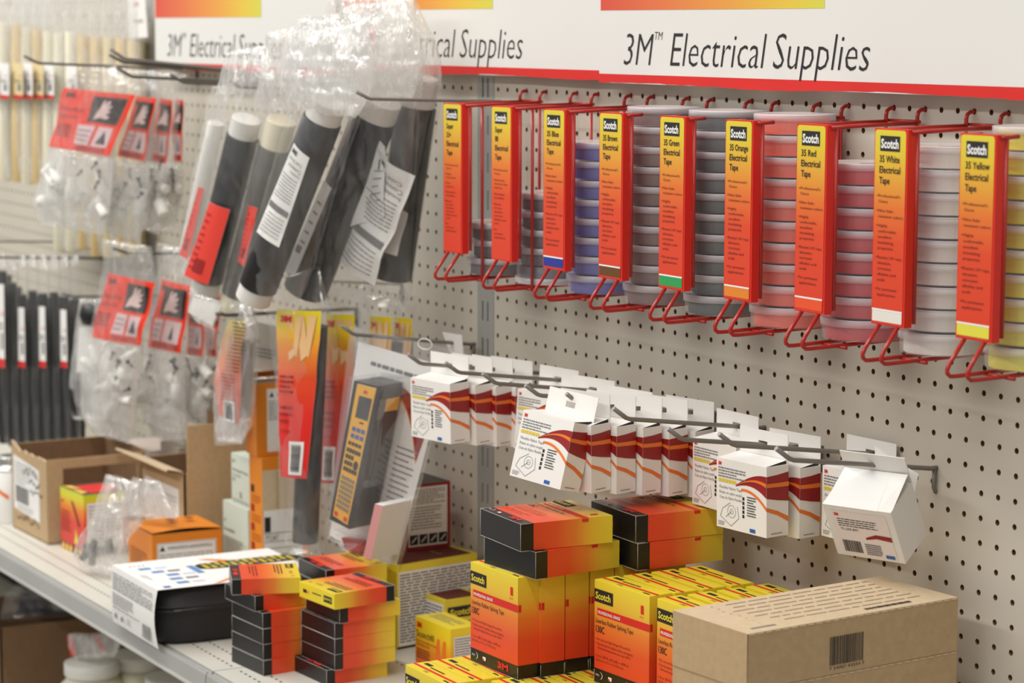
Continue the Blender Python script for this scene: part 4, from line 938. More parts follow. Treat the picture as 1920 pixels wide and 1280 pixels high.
def rubber_tube(parent, org, p0, p1, r, m=None, capl=1.2, cap0=True, cap1=False, n=28, grooves=True, capm=None):
    m = m or m_blackr; ax = (p1-p0).normalized(); L = (p1-p0).length; a0 = capl if cap0 else 0; a1 = capl*.8 if cap1 else 0
    b = MB(); b.tube([p0+ax*a0, p0+ax*(a0+.03), p1-ax*(a1+.03), p1-ax*a1], r, m, n=n, rs=[r*.97, r, r, r*.97]); b.build('rubber_tube', parent, origin=org)
    for c, q0, q1 in ((cap0, p0, p0+ax*a0), (cap1, p1-ax*a1, p1)):
        if c:
            b = MB(); k = 9; pts = []; rs = []
            for i in range(k*2+1):
                pts.append(q0.lerp(q1, i/(k*2))); rs.append(r*(.93 if i % 2 else .89))
            b.tube(pts, r, capm or m_clearw, n=n, rs=rs); b.build('spiral_core', parent, origin=org)
def T_(name, label, cat, q, group=None): return thing(name, label, cat, q, group=group), Vector(q)

# ---- peg hooks of the upper rows
peg_hook((45, 105), 12, .5, 'long thin peg hook at the far left, reaching in front of the beige tubing', r=.09, m=m_hookd, rise=.45, run=.9)
peg_hook((207, 92), 10, .9, 'upper of the two touching peg hooks above the orange-carded bags', r=.11, m=m_hook, rise=.6, run=.9)
peg_hook((205, 103), 10, .75, 'lower of the two touching peg hooks above the orange-carded bags', r=.09, m=m_hookd, rise=.45, run=.9)
peg_hook((220, 128), 10, .5, 'peg hook just above the upper orange-carded bags', r=.1, m=m_hookd, rise=.5, run=.9)
peg_hook((320, 140), 8, .4, 'short peg hook ending left of the bagged red-labelled tube', r=.1, m=m_hookd, rise=.45, run=.8)
peg_hook((430, 150), 8, .3, 'peg hook poking through the bag of the red-labelled tube', r=.09, m=m_hookd, rise=.4, run=.6)
peg_hook((668, 172), 8.4, .25, 'long peg hook pointing past the bagged black tubes, beside the leftmost tape rack', r=.09, m=m_hook, rise=.35, run=.7)
peg_hook((212, 465), 8, .35, 'peg hook holding the lower orange-carded bags', r=.1, m=m_hookd, rise=.35, run=.9)
peg_hook((115, 550), 8, .3, 'thin peg hook in front of the bagged black tubing', r=.08, m=m_hookd, rise=.25, run=.8)
peg_hook((512, 510), 8, .6, 'peg hook holding the yellow and red tube packs', r=.09, m=m_alu, rise=.45, run=1.1)
peg_hook((405, 588), 9, .1, 'dark peg hook holding the twisted orange pack', r=.11, m=m_hookd, rise=.1, run=.5)
peg_hook((-30, 450), 9, .4, 'thin peg hook at the left edge above the black tubing', r=.08, m=m_hook, rise=.1, run=.5)
peg_hook((-30, 480), 10, .5, 'peg hook carrying the bagged black tubing at the left edge', r=.09, m=m_hookd, rise=.1, run=.5)

# ---- beige tubing bags, far left top
m_tan = mat('tan_tubing', (222, 196, 140), .5); m_ivory = mat('ivory_tubing', (238, 232, 206), .45)
def d_strip(b, F, W, H):
    b.rect(F, 0, 0, W, H*.11, m_redink, 1); b.rect(F, W*.45, H*.22, W*.8, H*.42, m_inkg, 1); b.text(F, W*.5, H*.62, H*.05, '3M', m_redink, w=W*.35); b.greek(F, W*.15, H*.45, W*.85, H*.55, 2, m_inkg, .5)
BT = [(-18, 40, 335, 1, m_ivory), (8, 42, 338, 1, m_ivory), (34, 45, 340, 0, m_tan), (52, 50, 344, 1, m_ivory), (72, 55, 343, 0, m_tan), (92, 58, 345, 1, m_ivory), (112, 62, 470, 0, m_ivory), (135, 60, 470, 1, m_ivory), (158, 66, 466, 0, m_tan), (182, 68, 480, 0, m_tan), (206, 70, 482, 0, m_beige), (230, 72, 480, 0, m_tan), (252, 74, 478, 0, m_beige)]
for i, (px, yt, yb, lab, m) in enumerate(BT):
    Y = -6.0+.38*i; pl = Pl(0, Y); t, o = T_('bagged_tubing', 'bagged pale tubing at the top, '+(ORD[i] if i < 12 else 'last')+' from the edge of the shelf run', 'tubing', pl.pt(px, yb), 'bagged pale tubing at the top of the far bay')
    rubber_tube(t, o, pl.pt(px, yt), pl.pt(px, yb), .46, m, cap0=False); rubber_tube(t, o, pl.pt(px+11, yt+3, -.9), pl.pt(px+11, yb-2, -.9), .42, m, cap0=False)
    if lab or i in (2, 4): leaf('label_strip', t, o, pl, [(px-9, 70 if i == 6 else 118), (px+9, 70 if i == 6 else 119), (px+9, 186), (px-9, 184)], .9, 2.8, m_whitep if lab else m_beige, d_strip, off=.52)
    film(t, o, pl, [((px-9, -20), (px+9, -18)), ((px-11, 30), (px+11, 30)), ((px-12, yt+20), (px+12, yt+20)), ((px-12, yb), (px+12, yb-2))], .9, i*3+1, m_filmh, amp=.05, nu=10, sub=8)
# hanging header card next to the upright
pl = Pl(-53, -2.5, 10); t, o = T_('header_card', 'white hang card with a small red logo beside the far left upright', 'card', pl.pt(262, 72))
leaf('printed_card', t, o, pl, [(238, -8), (272, -8), (277, 70), (240, 72)], 2.4, 4.0, m_white, lambda b, F, W, H: (b.text(F, .9, 3.0, .4, '3M', m_redink, w=.6), b.greek(F, .8, 1.4, 2.0, 1.8, 2, m_inkg, .4)), back=True); leaf('hang_tab', t, o, pl, [(246, -30), (266, -30), (268, -8), (246, -8)], 1, 1, m_white)

# ---- black tubing bags, far left below
BK = [(-14, 505, 820, 0), (4, 508, 830, 1), (23, 530, 836, 0), (42, 552, 836, 1), (61, 545, 838, 0), (81, 550, 842, 1), (101, 548, 838, 0), (121, 556, 832, 1), (141, 560, 828, 0)]
for i, (px, yt, yb, lab) in enumerate(BK):
    Y = -8.6+.45*i; pl = Pl(0, Y); t, o = T_('bagged_tubing', 'bagged black tubing above the open cartons, '+ORD[i]+' from the edge', 'tubing', pl.pt(px, yb), 'bagged black tubing above the open cartons')
    rubber_tube(t, o, pl.pt(px, yt), pl.pt(px+2, yb), .31, m_blackr, cap0=False); rubber_tube(t, o, pl.pt(px+10, yt+8, -.8), pl.pt(px+11, yb, -.8), .31, m_blackr, cap0=False)
    if lab: leaf('label_strip', t, o, pl, [(px-8, yt+24), (px+3, yt+25), (px+5, 690), (px-7, 688)], .75, 4.2, m_whitep, d_strip, off=.45)
    film(t, o, pl, [((px-4, 478), (px+4, 478)), ((px-8, 510), (px+9, 512)), ((px-9, 560), (px+11, 560)), ((px-9, yb), (px+11, yb))], .66, i*5+2, m_films, amp=.04, mtop=m_filmh, vtop=.2, nu=10, sub=8)

# ---- orange-carded kits
m_peach = mat('photo_skin', (236, 208, 206), .6)
def d_kit(b, F, W, H, full=True):
    b.text(F, W*.06, H*.86, H*.075, '3M', m_ink, w=W*.14, bold=.04)
    if full:
        b.text(F, W*.03, H*.64, H*.07, 'Direct Bury', m_inkd, w=W*.36); b.text(F, W*.03, H*.52, H*.06, 'Splice Kit', m_inkd, w=W*.30); b.greek(F, W*.03, H*.2, W*.28, H*.42, 4, m_inkd, .4)
    x0 = W*.42 if full else W*.14
    b.rect(F, x0+W*.06, H*.50, W*.93, H*.92, m_black, 1)
    cx, cy = (x0+W*.93)/2, H*.70; s = min(W*.93-x0, H*.42)*.5
    hand = [(-.75, -.75), (-.2, -.55), (.55, -.62), (.8, -.4), (.35, -.28), (.72, -.05), (.62, .1), (.35, 0), (.72, .35), (.6, .5), (.28, .22), (.5, .72), (.32, .8), (.02, .38), (.08, .82), (-.1, .8), (-.3, .2), (-.6, -.2)]
    b.poly(F, [(cx+a*s, cy+c*s) for a, c in hand], m_peach, 2)
    b.rect(F, x0-W*.04, H*.12, x0+W*.20, H*.44, m_skin, 1); b.rect(F, x0+W*.25, H*.12, W*.9, H*.44, m_skin, 1)
    b.greek(F, x0-W*.02, H*.16, x0+W*.17, H*.40, 3, m_inkg, .2, 2); q = (x0+W*.25+W*.9)/2; b.poly(F, [(q-W*.07, H*.17), (q+W*.07, H*.17), (q+W*.04, H*.26), (q, H*.38), (q-W*.04, H*.26)], m_ink, 2)
    b.greek(F, x0, H*.03, W*.9, H*.10, 2, m_inkd, .45)
def kit(name, label, X, Y, yaw, card, W, H, rows, seed, full, content, group):
    pl = Pl(X, Y, yaw); o = pl.pt(*content[0]); t, o = T_('splice_kit', label, 'kit', o, group)
    leaf('header_card', t, o, pl, card, W, H, m_orcard, lambda b, F, W, H: d_kit(b, F, W, H, full), off=.3, wav=.25, seed=seed)
    rn = random.Random(seed); (x0, y0), (x1, y1) = content
    for k in range(17):
        px, py = rn.uniform(x0, x1), rn.uniform(y0, y1); c = pl.pt(px, py, rn.uniform(-.5, .35)); a = rn.uniform(0, 3.14); L = rn.uniform(.5, 1.05)
        d = pl.u*math.cos(a)*L+Vector((0, 0, math.sin(a)*L)); b = MB(); r = rn.uniform(.28, .46); b.tube([c-d, c-d*.9, c+d*.3, c+d*.32, c+d], r, m_clearw, n=14, rs=[r*.9, r, r, r*.72, r*.7]); b.build('wire_connector', t, origin=o)
    for k in range(6):
        px, py = rn.uniform(x0, x1), rn.uniform(y0-10, y1*.6+y0*.4); c = pl.pt(px, py, .62); a = rn.uniform(.3, 2.8); d = pl.u*math.cos(a)*.32+Vector((0, 0, math.sin(a)*.32))
        b = MB(); b.tube([c-d, c+d*.8], .05, m_screw, n=7); b.tube([c+d*.8, c+d*.86, c+d], .13, m_screw, n=9, rs=[.06, .14, .14]); b.build('screw', t, origin=o)
    film(t, o, pl, rows, 1.7, seed, m_film, amp=.18); film(t, o, pl, rows[2:], 1.3, seed+50, m_filmh, amp=.2, name='inner_bag')
gU, gLo = 'splice kits with orange cards on the upper hook', 'splice kits with orange cards on the lower hook'
kit('k', 'clear bag kit with orange card at the front of the upper hook', -41, -6.2, 20, [(120, 164), (250, 178), (205, 293), (93, 275)], 5.2, 3.9, [((160, 118), (215, 122)), ((125, 150), (255, 160)), ((95, 270), (215, 290)), ((62, 380), (205, 400)), ((75, 420), (190, 440))], 11, True, [(85, 310), (190, 390)], gU)
kit('k', 'clear bag kit with orange card second on the upper hook', -41, -4.2, 18, [(254, 180), (295, 184), (270, 303), (222, 292)], 2.6, 4.2, [((215, 125), (290, 132)), ((235, 165), (300, 170)), ((205, 295), (280, 310)), ((190, 400), (275, 420)), ((200, 440), (255, 450))], 12, False, [(205, 320), (265, 410)], gU)
kit('k', 'clear bag kit with orange card third on the upper hook', -41, -2.6, 16, [(298, 184), (325, 188), (310, 308), (284, 300)], 1.8, 4.3, [((280, 130), (335, 136)), ((290, 170), (330, 175)), ((275, 300), (318, 312)), ((265, 380), (310, 400)), ((270, 430), (300, 440))], 13, False, [(275, 320), (305, 400)], gU)
kit('k', 'clear bag kit with orange card rearmost on the upper hook', -41, -1.4, 14, [(327, 186), (345, 188), (340, 304), (322, 302)], 1.2, 4.3, [((325, 134), (352, 140)), ((322, 175), (348, 178)), ((315, 300), (340, 310)), ((305, 370), (330, 380)), ((300, 430), (320, 435))], 14, False, [(308, 320), (325, 380)], gU)
kit('k', 'clear bag kit with orange card at the front of the lower hook', -36, -6.6, 18, [(205, 512), (292, 530), (262, 648), (170, 632)], 4.4, 4.2, [((192, 447), (283, 462)), ((197, 500), (292, 520)), ((172, 625), (268, 645)), ((153, 700), (258, 720)), ((155, 775), (252, 790)), ((180, 815), (242, 832))], 15, True, [(170, 665), (245, 790)], gLo)
kit('k', 'clear bag kit with orange card second on the lower hook', -36, -4.3, 16, [(302, 523), (356, 536), (341, 662), (277, 650)], 3.0, 4.2, [((294, 455), (348, 465)), ((300, 515), (357, 525)), ((275, 645), (345, 660)), ((255, 730), (348, 740)), ((275, 790), (350, 800)), ((300, 822), (345, 835))], 16, False, [(275, 675), (335, 780)], gLo)
kit('k', 'clear bag kit with orange card third on the lower hook', -36, -2.6, 14, [(356, 540), (385, 545), (381, 668), (349, 664)], 1.8, 4.2, [((350, 470), (385, 475)), ((352, 530), (388, 535)), ((345, 660), (388, 670)), ((340, 740), (395, 750)), ((350, 790), (395, 800))], 17, False, [(350, 685), (385, 770)], gLo)
kit('k', 'clear bag kit with orange card rearmost on the lower hook', -36, -1.3, 12, [(384, 545), (412, 550), (408, 668), (388, 668)], 1.8, 4.2, [((385, 480), (412, 485)), ((386, 540), (414, 545)), ((384, 665), (412, 670)), ((385, 740), (412, 745)), ((390, 780), (408, 790))], 18, False, [(388, 685), (405, 760)], gLo)
# pale bag with a dark filling behind the lower kits
pl = Pl(-42, -5.5, 10); t, o = T_('filled_bag', 'bag with white top and dark rounded filling behind the lower orange-carded kits', 'bag', pl.pt(150, 785))
leaf('label_panel', t, o, pl, [(148, 612), (175, 616), (170, 700), (143, 697)], 1.4, 3, m_whitep, off=.3); b = MB(); p = pl.pt(150, 742); q = pl.pt(176, 590)
b.lathe([(0, -1.5), (.5, -1.35), (.75, -.9), (.8, .4), (.55, .9), (0, 1.0)], m_blackr, c=p, n=20); b.build('sealing_putty', t, origin=o)
b = MB(); b.lathe([(0, -.9), (.8, -.6), (1.0, 0), (.8, .7), (0, .9)], m_blackr, c=q, n=20); b.build('sealing_putty', t, origin=o)
film(t, o, pl, [((150, 560), (200, 560)), ((146, 620), (190, 620)), ((134, 740), (175, 740)), ((138, 785), (170, 790))], 1.4, 31, m_filmh, amp=.1)

# ---- bagged cold-shrink tubes
m_redl = mat('red_label', (226, 62, 48), .45)
def d_wlab(b, F, W, H):
    fr = Frame(F.at(W, H), -F.u, -F.v)  # the label hangs upside down
    b.text(fr, W*.55, H*.03, .22, '3M', m_ink, w=.5, bold=.05); b.text(fr, W*.15, H*.11, .20, 'Cold Shrink', m_inkg, w=W*.75); b.text(fr, W*.1, H*.17, .24, 'Connector', m_inkg, w=W*.7); b.text(fr, W*.1, H*.23, .16, 'Insulator', m_inkg, w=W*.5)
    b.greek(fr, W*.1, H*.28, W*.9, H*.55, 8, m_inkg, .25); b.rect(fr, W*.05, H*.62, W*.95, H*.68, m_inkg, 1); b.greek(fr, W*.1, H*.71, W*.9, H*.95, 6, m_inkg, .2)
def d_rlab(b, F, W, H):
    b.greek(F, W*.1, H*.1, W*.35, H*.9, 9, m_dred, .25); b.rect(F, W*.3, H*.1, W*.7, H*.28, m_dred, 1)
gT = 'bagged black shrink tubes on the upper hooks'
pl = Pl(-15.5, -7.0, 12); t, o = T_('bagged_shrink_tube', 'bagged black tube with a red label, hanging lowest and nearest the orange-carded kits', 'tube', pl.pt(380, 560), gT)
rubber_tube(t, o, pl.pt(463, 222), pl.pt(383, 548), .93, cap0=True, cap1=True, capl=1.1)
leaf('red_label', t, o, pl, [(393, 378), (431, 393), (390, 534), (345, 515)], 1.7, 4.6, m_redl, d_rlab, off=1.05, bow=.15)
film(t, o, pl, [((425, 98), (500, 84)), ((416, 150), (518, 150)), ((392, 240), (500, 240)), ((362, 380), (470, 380)), ((343, 480), (450, 500)), ((352, 545), (432, 560)), ((372, 598), (405, 606))], 2.1, 41, m_films, amp=.16, mtop=m_crown, vtop=0.22)
pl = Pl(-15.5, -5.8, 12); t, o = T_('bagged_shrink_tube', 'empty-looking bag with a red strip, just left of the red-labelled tube', 'tube', pl.pt(345, 490), gT)
rubber_tube(t, o, pl.pt(405, 230), pl.pt(352, 470), .5, m_clearw, cap0=False); leaf('red_label', t, o, pl, [(372, 350), (382, 353), (352, 486), (336, 478)], .6, 4.4, m_redl, d_rlab, off=.6)
film(t, o, pl, [((398, 160), (425, 160)), ((380, 240), (430, 240)), ((352, 400), (400, 400)), ((336, 478), (372, 490)), ((345, 500), (365, 510))], 1.0, 42, m_film, amp=.1)
pl = Pl(-11.5, -5.2, 14); t, o = T_('bagged_shrink_tube', 'bagged charcoal tube half hidden between the red-labelled and white-labelled tubes', 'tube', pl.pt(440, 560), gT)
rubber_tube(t, o, pl.pt(528, 225), pl.pt(436, 590), .95, m_grayr, cap0=True, capl=1.7, cap1=True, capm=m_cream); leaf('red_label', t, o, pl, [(466, 385), (483, 390), (458, 500), (446, 490)], .8, 3.6, m_redl, d_rlab, off=1.05)
film(t, o, pl, [((500, 60), (560, 50)), ((490, 150), (560, 160)), ((480, 240), (560, 250)), ((450, 400), (530, 400)), ((420, 560), (490, 580)), ((430, 610), (470, 615))], 2.1, 43, m_films, amp=.16, mtop=m_crown, vtop=0.3)
pl = Pl(-5, -8.0, 20); t, o = T_('bagged_shrink_tube', 'bagged black tube with a long white label near its front, leaning', 'tube', pl.pt(470, 570), gT)
tC, oC = t, o; rubber_tube(t, o, pl.pt(618, 190), pl.pt(474, 562), 1.06, cap0=True, cap1=True, capl=1.1)
leaf('white_label', t, o, pl, [(551, 268), (580, 296), (523, 464), (481, 434)], 1.5, 5.4, m_whitep, d_wlab, off=1.15, bow=.12)
film(t, o, pl, [((566, 30), (640, 24)), ((540, 70), (690, 70)), ((520, 130), (700, 150)), ((548, 215), (668, 225)), ((512, 330), (630, 340)), ((462, 480), (585, 500)), ((440, 565), (555, 590))], 2.5, 44, m_films, amp=.24, mtop=m_crown, vtop=0.42)
pl = Pl(-5, -5.0, 20); t, o = T_('bagged_shrink_tube', 'bagged black tube with a narrow slanted white strip, in the middle of the bunch', 'tube', pl.pt(560, 550), gT)
tD, oD = t, o; rubber_tube(t, o, pl.pt(716, 186), pl.pt(572, 545), 1.22, cap0=True, cap1=False, capl=1.1)
leaf('white_label', t, o, pl, [(607, 338), (621, 353), (552, 518), (534, 506)], .8, 5.2, m_whitep, lambda b, F, W, H: (b.greek(F, .2, 1, .6, 4.4, 6, m_inkg, .2), b.rect(F, .1, 1.2, .5, 1.6, m_inkg, 1)), off=1.3)
film(t, o, pl, [((625, -20), (770, -25)), ((610, 40), (780, 40)), ((640, 130), (790, 120)), ((655, 200), (780, 210)), ((630, 330), (775, 330)), ((570, 480), (710, 500)), ((550, 560), (690, 590))], 2.7, 45, m_films, amp=.26, mtop=m_crown, vtop=0.45)
pl = Pl(-5, -2.4, 14); t, o = T_('bagged_shrink_tube', 'bagged black tube with crumpled instruction sheets, closest to the tape racks', 'tube', pl.pt(740, 540), gT)
rubber_tube(t, o, pl.pt(788, 145), pl.pt(735, 520), 1.1, cap0=True, cap1=False, capl=1.6)
leaf('instruction_sheet', t, o, pl, [(714, 275), (775, 330), (700, 536), (630, 482)], 3.4, 5.6, m_whitep, d_wlab, off=2.4, bow=.35, wav=.5, seed=5); leaf('instruction_sheet', t, o, pl, [(712, 262), (722, 275), (720, 405), (655, 425)], 2.2, 3.8, m_whitep, lambda b, F, W, H: (b.text(F, W*.55, H*.8, .22, '3M', m_ink, w=.5, rot=-80, bold=.05), b.greek(F, W*.4, H*.2, W*.9, H*.7, 5, m_inkg, .15)), off=2.7, wav=.2, seed=6)
leaf('instruction_sheet', t, o, pl, [(730, 380), (762, 400), (745, 480), (715, 470)], 1.6, 3, m_white, off=1.6, wav=.3, seed=7)
leaf('red_scrap', t, o, pl, [(670, 50), (706, 50), (704, 96), (700, 100)], 1.2, 1.4, m_redl, off=2.0)
film(t, o, pl, [((700, -10), (775, -8)), ((735, 60), (800, 60)), ((742, 125), (815, 120)), ((742, 180), (812, 190)), ((735, 320), (785, 330)), ((700, 470), (772, 480)), ((690, 560), (768, 590))], 2.6, 46, m_films, amp=.2, mtop=m_crown, vtop=0.42, off=1.0)
for tt, oo, rows, Xc, Yc, sd in ((tC, oC, [((575, 60), (690, 40)), ((535, 110), (700, 110)), ((545, 170), (690, 175)), ((590, 215), (670, 220))], -5, -8.6, 141), (tD, oD, [((640, 10), (760, 0)), ((610, 60), (780, 50)), ((640, 120), (790, 120)), ((665, 175), (770, 185))], -5, -5.6, 142)):
    film(tt, oo, Pl(Xc, Yc, 18), rows, 1.1, sd, m_crown, amp=.34, nu=40, sub=16)
# loose tails of bag film under the tubes
pl = Pl(-15, -8.2, 10); t, o = T_('bag_tail', 'crumpled square bag tail hanging below the red-labelled tube', 'bag', pl.pt(380, 600)); leaf('folded_corner', t, o, pl, [(362, 556), (415, 572), (398, 612), (353, 585)], 1.8, 1.6, m_clearw, wav=.2, seed=2); film(t, o, pl, [((358, 548), (416, 564)), ((352, 580), (404, 600)), ((370, 604), (400, 618))], .3, 51, m_filmh, amp=.15)

# ---- yellow-to-red tube packs
m_peachp = mat('peach_print', (240, 196, 140), .5)
def d_pack(b, F, W, H, left=True):
    b.text(F, W*.12, H*.93, .28, '3M', m_redink, w=W*.28, bold=.06)
    for x in (.22, .50): b.poly(F, [(W*x, H*.97), (W*(x+.2), H*.97), (W*(x+.30), H*.74), (W*(x+.14), H*.70)], m_peachp, 1); b.poly(F, [(W*(x+.28), H*.97), (W*(x+.44), H*.97), (W*(x+.32), H*.72), (W*(x+.24), H*.75)], m_peachp, 1)
    b.greek(F, W*.1, H*.5, W*.5, H*.62, 4, m_dred, .4); b.greek(F, W*.08, H*.32, W*.5, H*.44, 3, m_dred, .4); b.text(F, W*.08, H*.27, .2, 'Outlast', m_dred, w=W*.4)
    x0 = .40 if left else .15; b.rect(F, W*x0, H*.02, W*(x0+.45), H*.22, m_whitep, 1); b.barcode(F, W*(x0+.08), H*.04, W*(x0+.38), H*.20, m_ink, 20, 2, vert=True)
def pack(label, X, Y, yaw, q, W, H, tube, rows, seed, left=True):
    pl = Pl(X, Y, yaw); t, o = T_('tube_pack', label, 'pack', pl.pt(*tube[1]), 'yellow and red tube packs')
    leaf('printed_insert', t, o, pl, q, W, H, m_pack, lambda b, F, W, H: d_pack(b, F, W, H, left), off=.75, bow=.18, wav=.15, seed=seed)
    rubber_tube(t, o, pl.pt(*tube[0]), pl.pt(*tube[1]), tube[2], cap0=tube[3], capl=1.1)
    if rows: film(t, o, pl, rows, 1.9, seed, m_films, amp=.12)
pack('yellow-to-red tube pack at the front, beside the white barcode and twisted orange pack', -9.5, -7.6, 16, [(518, 579), (603, 583), (576, 897), (527, 893)], 2.4, 8.6, ((590, 610), (572, 1015), .72, False), [((515, 520), (598, 498)), ((500, 575), (620, 580)), ((520, 700), (618, 700)), ((528, 890), (612, 900)), ((533, 1000), (610, 1005)), ((540, 1040), (605, 1046))], 61)
pack('yellow-to-red tube pack second in the row, just left of the blister pack', -9.5, -4.9, 14, [(612, 588), (664, 590), (655, 906), (597, 905)], 2.1, 8.6, ((671, 640), (640, 1010), .62, True), [((595, 525), (680, 530)), ((600, 580), (690, 590)), ((600, 750), (690, 750)), ((600, 900), (680, 910)), ((605, 1000), (660, 1010))], 62, False)
pack('yellow-topped tube pack third in the row, mostly behind the blister pack', -9.5, -3.4, 12, [(692, 592), (735, 594), (728, 900), (690, 900)], 1.6, 8.6, ((740, 640), (725, 980), .5, False), [((680, 545), (740, 548)), ((685, 590), (745, 600)), ((685, 800), (745, 800))], 63, False)
pack('yellow-topped tube pack rearmost in the row, above the blister pack', -9.5, -2.2, 12, [(738, 594), (772, 597), (766, 880), (736, 880)], 1.4, 8.2, ((760, 640), (752, 960), .45, False), [((735, 550), (785, 555)), ((738, 595), (780, 605)), ((738, 800), (775, 800))], 64, False)
# twisted orange pack and grey bag under it
m_twist = ramp_mat('twisted_pack_print', [(0, (216, 70, 30)), (.45, (226, 96, 40)), (.75, (232, 160, 60)), (.92, (228, 206, 70)), (1, (226, 210, 90))], 1, .35)
pl = Pl(-17, -7.2, 14); t, o = T_('putty_pack', 'twisted orange and yellow pack with black small print and a barcode', 'pack', pl.pt(430, 790))
def d_tw(b, F, W, H): b.greek(F, W*.15, H*.2, W*.85, H*.95, 26, m_ink, .35); b.rect(F, W*.35, H*.0, W*.8, H*.14, m_whitep, 1); b.barcode(F, W*.4, H*.01, W*.75, H*.13, m_ink, 14, 2)
for k, q in enumerate(([(430, 598), (462, 601), (452, 652), (416, 640)], [(416, 640), (452, 652), (452, 720), (402, 712)], [(402, 712), (452, 720), (450, 796), (410, 775)])):
    TLp, TRp, BRp, BLp = q; b = MB(); v0, v1 = [(1, .72), (.72, .38), (.38, 0)][k]; nx = 8
    for i in range(nx):
        for j in range(5):
            def g(s, tt):
                p = pl.pt(BLp[0]+(BRp[0]-BLp[0])*s+((TLp[0]+(TRp[0]-TLp[0])*s)-(BLp[0]+(BRp[0]-BLp[0])*s))*tt, BLp[1]+(BRp[1]-BLp[1])*s+((TLp[1]+(TRp[1]-TLp[1])*s)-(BLp[1]+(BRp[1]-BLp[1])*s))*tt, .3); return p+pl.n*(.25*math.sin(math.pi*s))
            s0, s1, t0, t1 = i/nx, (i+1)/nx, j/5, (j+1)/5; b.face([g(s0, t0), g(s1, t0), g(s1, t1), g(s0, t1)], m_twist, [(s0, v1+(v0-v1)*t0), (s1, v1+(v0-v1)*t0), (s1, v1+(v0-v1)*t1), (s0, v1+(v0-v1)*t1)], True)
    if k == 0: first = b
    else:
        first.v, first.f, first.m, first.uv, first.sm  # sections share one wrapper mesh
        base = len(first.v); first.v += b.v; first.f += [tuple(base+x for x in f) for f in b.f]; first.m += b.m; first.uv += b.uv; first.sm += b.sm
pr_ = [(425, 612), (420, 650), (408, 715), (412, 770)]
for r in range(22):
    y = 606+r*6.8; xl = 432-(y-600)*.17 if y < 700 else 408; p0_, p1_ = pl.pt(xl+5, y, .62), pl.pt(xl+32, y+5, .62)
    fr = Frame(p0_, p1_-p0_, Vector((0, 0, 1))); L_ = (p1_-p0_).length; first.greek(fr, 0, 0, L_, .10, 1, m_inkd, .7, 1)
fr = Frame(pl.pt(420, 786, .60), pl.pt(446, 794, .60)-pl.pt(420, 786, .60), Vector((0, 0, 1))); first.rect(fr, 0, 0, 1.0, 1.2, m_whitep, 2); first.barcode(fr, .1, .1, .9, 1.1, m_ink, 14, 3)
first.build('wrapper', t, origin=o)
b = MB(); p = pl.pt(455, 700, -.4); b.tube([pl.pt(462, 640, -.5), pl.pt(458, 700, -.5), pl.pt(452, 780, -.5)], .55, mat('brown_putty', (112, 92, 74), .7), n=16); b.build('putty_roll', t, origin=o)
film(t, o, pl, [((425, 560), (470, 565)), ((428, 600), (480, 610)), ((405, 700), (478, 710)), ((404, 790), (470, 800)), ((406, 826), (452, 832))], 1.3, 71, m_filmh, amp=.12)
pl = Pl(-19, -6.4, 12); t, o = T_('putty_pack', 'grey bag with dark slanted stripes hanging under the twisted orange pack', 'pack', pl.pt(425, 830))
leaf('foil_panel', t, o, pl, [(412, 780), (462, 790), (455, 830), (405, 832)], 2.2, 2.0, mat('grey_foil', (170, 170, 168), .35, .3), lambda b, F, W, H: [b.poly(F, [(.2+k*.35, .7), (.35+k*.35, .7), (1.2+k*.35, 1.7), (1.05+k*.35, 1.7)], m_ink, 1) for k in range(2)], wav=.3); film(t, o, pl, [((412, 775), (466, 785)), ((404, 800), (462, 810)), ((403, 835), (455, 832))], .8, 72, m_filmh, amp=.1)
pl = Pl(-19, -4.2, 12); t, o = T_('putty_pack', 'pale grey printed bag behind the twisted orange pack, above the orange carton', 'pack', pl.pt(490, 700))
leaf('printed_panel', t, o, pl, [(466, 600), (522, 612), (520, 700), (470, 690)], 2.4, 3.4, mat('warm_grey_film', (176, 168, 154), .4), lambda b, F, W, H: (b.text(F, .1, 2.7, .3, '3M', m_redink, w=.4), b.text(F, .3, 2.0, .3, 'Elec', m_inkd, w=.7), b.greek(F, .2, .9, 2.2, 1.7, 3, m_ink, .3)), wav=.2); film(t, o, pl, [((460, 575), (528, 585)), ((462, 640), (528, 650)), ((464, 705), (526, 715))], .6, 73, m_films, amp=.1)

# ---- blister pack with the yellow labeller
pl = Pl(-2.4, -6.2, 20); t, o = T_('blister_pack', 'clear blister pack with a yellow keypad labeller, hanging over the flat cartons', 'pack', pl.pt(740, 1070))
def d_card(b, F, W, H):
    b.greek(F, W*.18, H*.90, W*.98, H*.93, 1, m_inkg, .6)
    N = 10; tp = [(W*(.45+.5*i/N), H*(.84-.20*(i/N)**2+.03*math.sin(i*.3))) for i in range(N+1)]; bt = [(x-.15*i/N, y-H*(.02+.10*i/N)) for i, (x, y) in enumerate(tp)]
    b.band(F, tp, bt, m_dred, 1); b.band(F, [(x, y+H*.0) for x, y in bt], [(x, y-H*.012) for x, y in bt], m_oink, 1)
    b.greek(F, W*.66, H*.16, W*.92, H*.58, 15, mat('soft_ink', (150, 148, 150), .6), .28)
leaf('backing_card', t, o, pl, [(672, 640), (838, 688), (742, 1066), (618, 1004)], 5.2, 11.0, m_whitep, d_card, off=.05)
C_ = [pl.pt(*q, 2.1) for q in ((664, 713), (707, 724), (655, 992), (618, 973))]
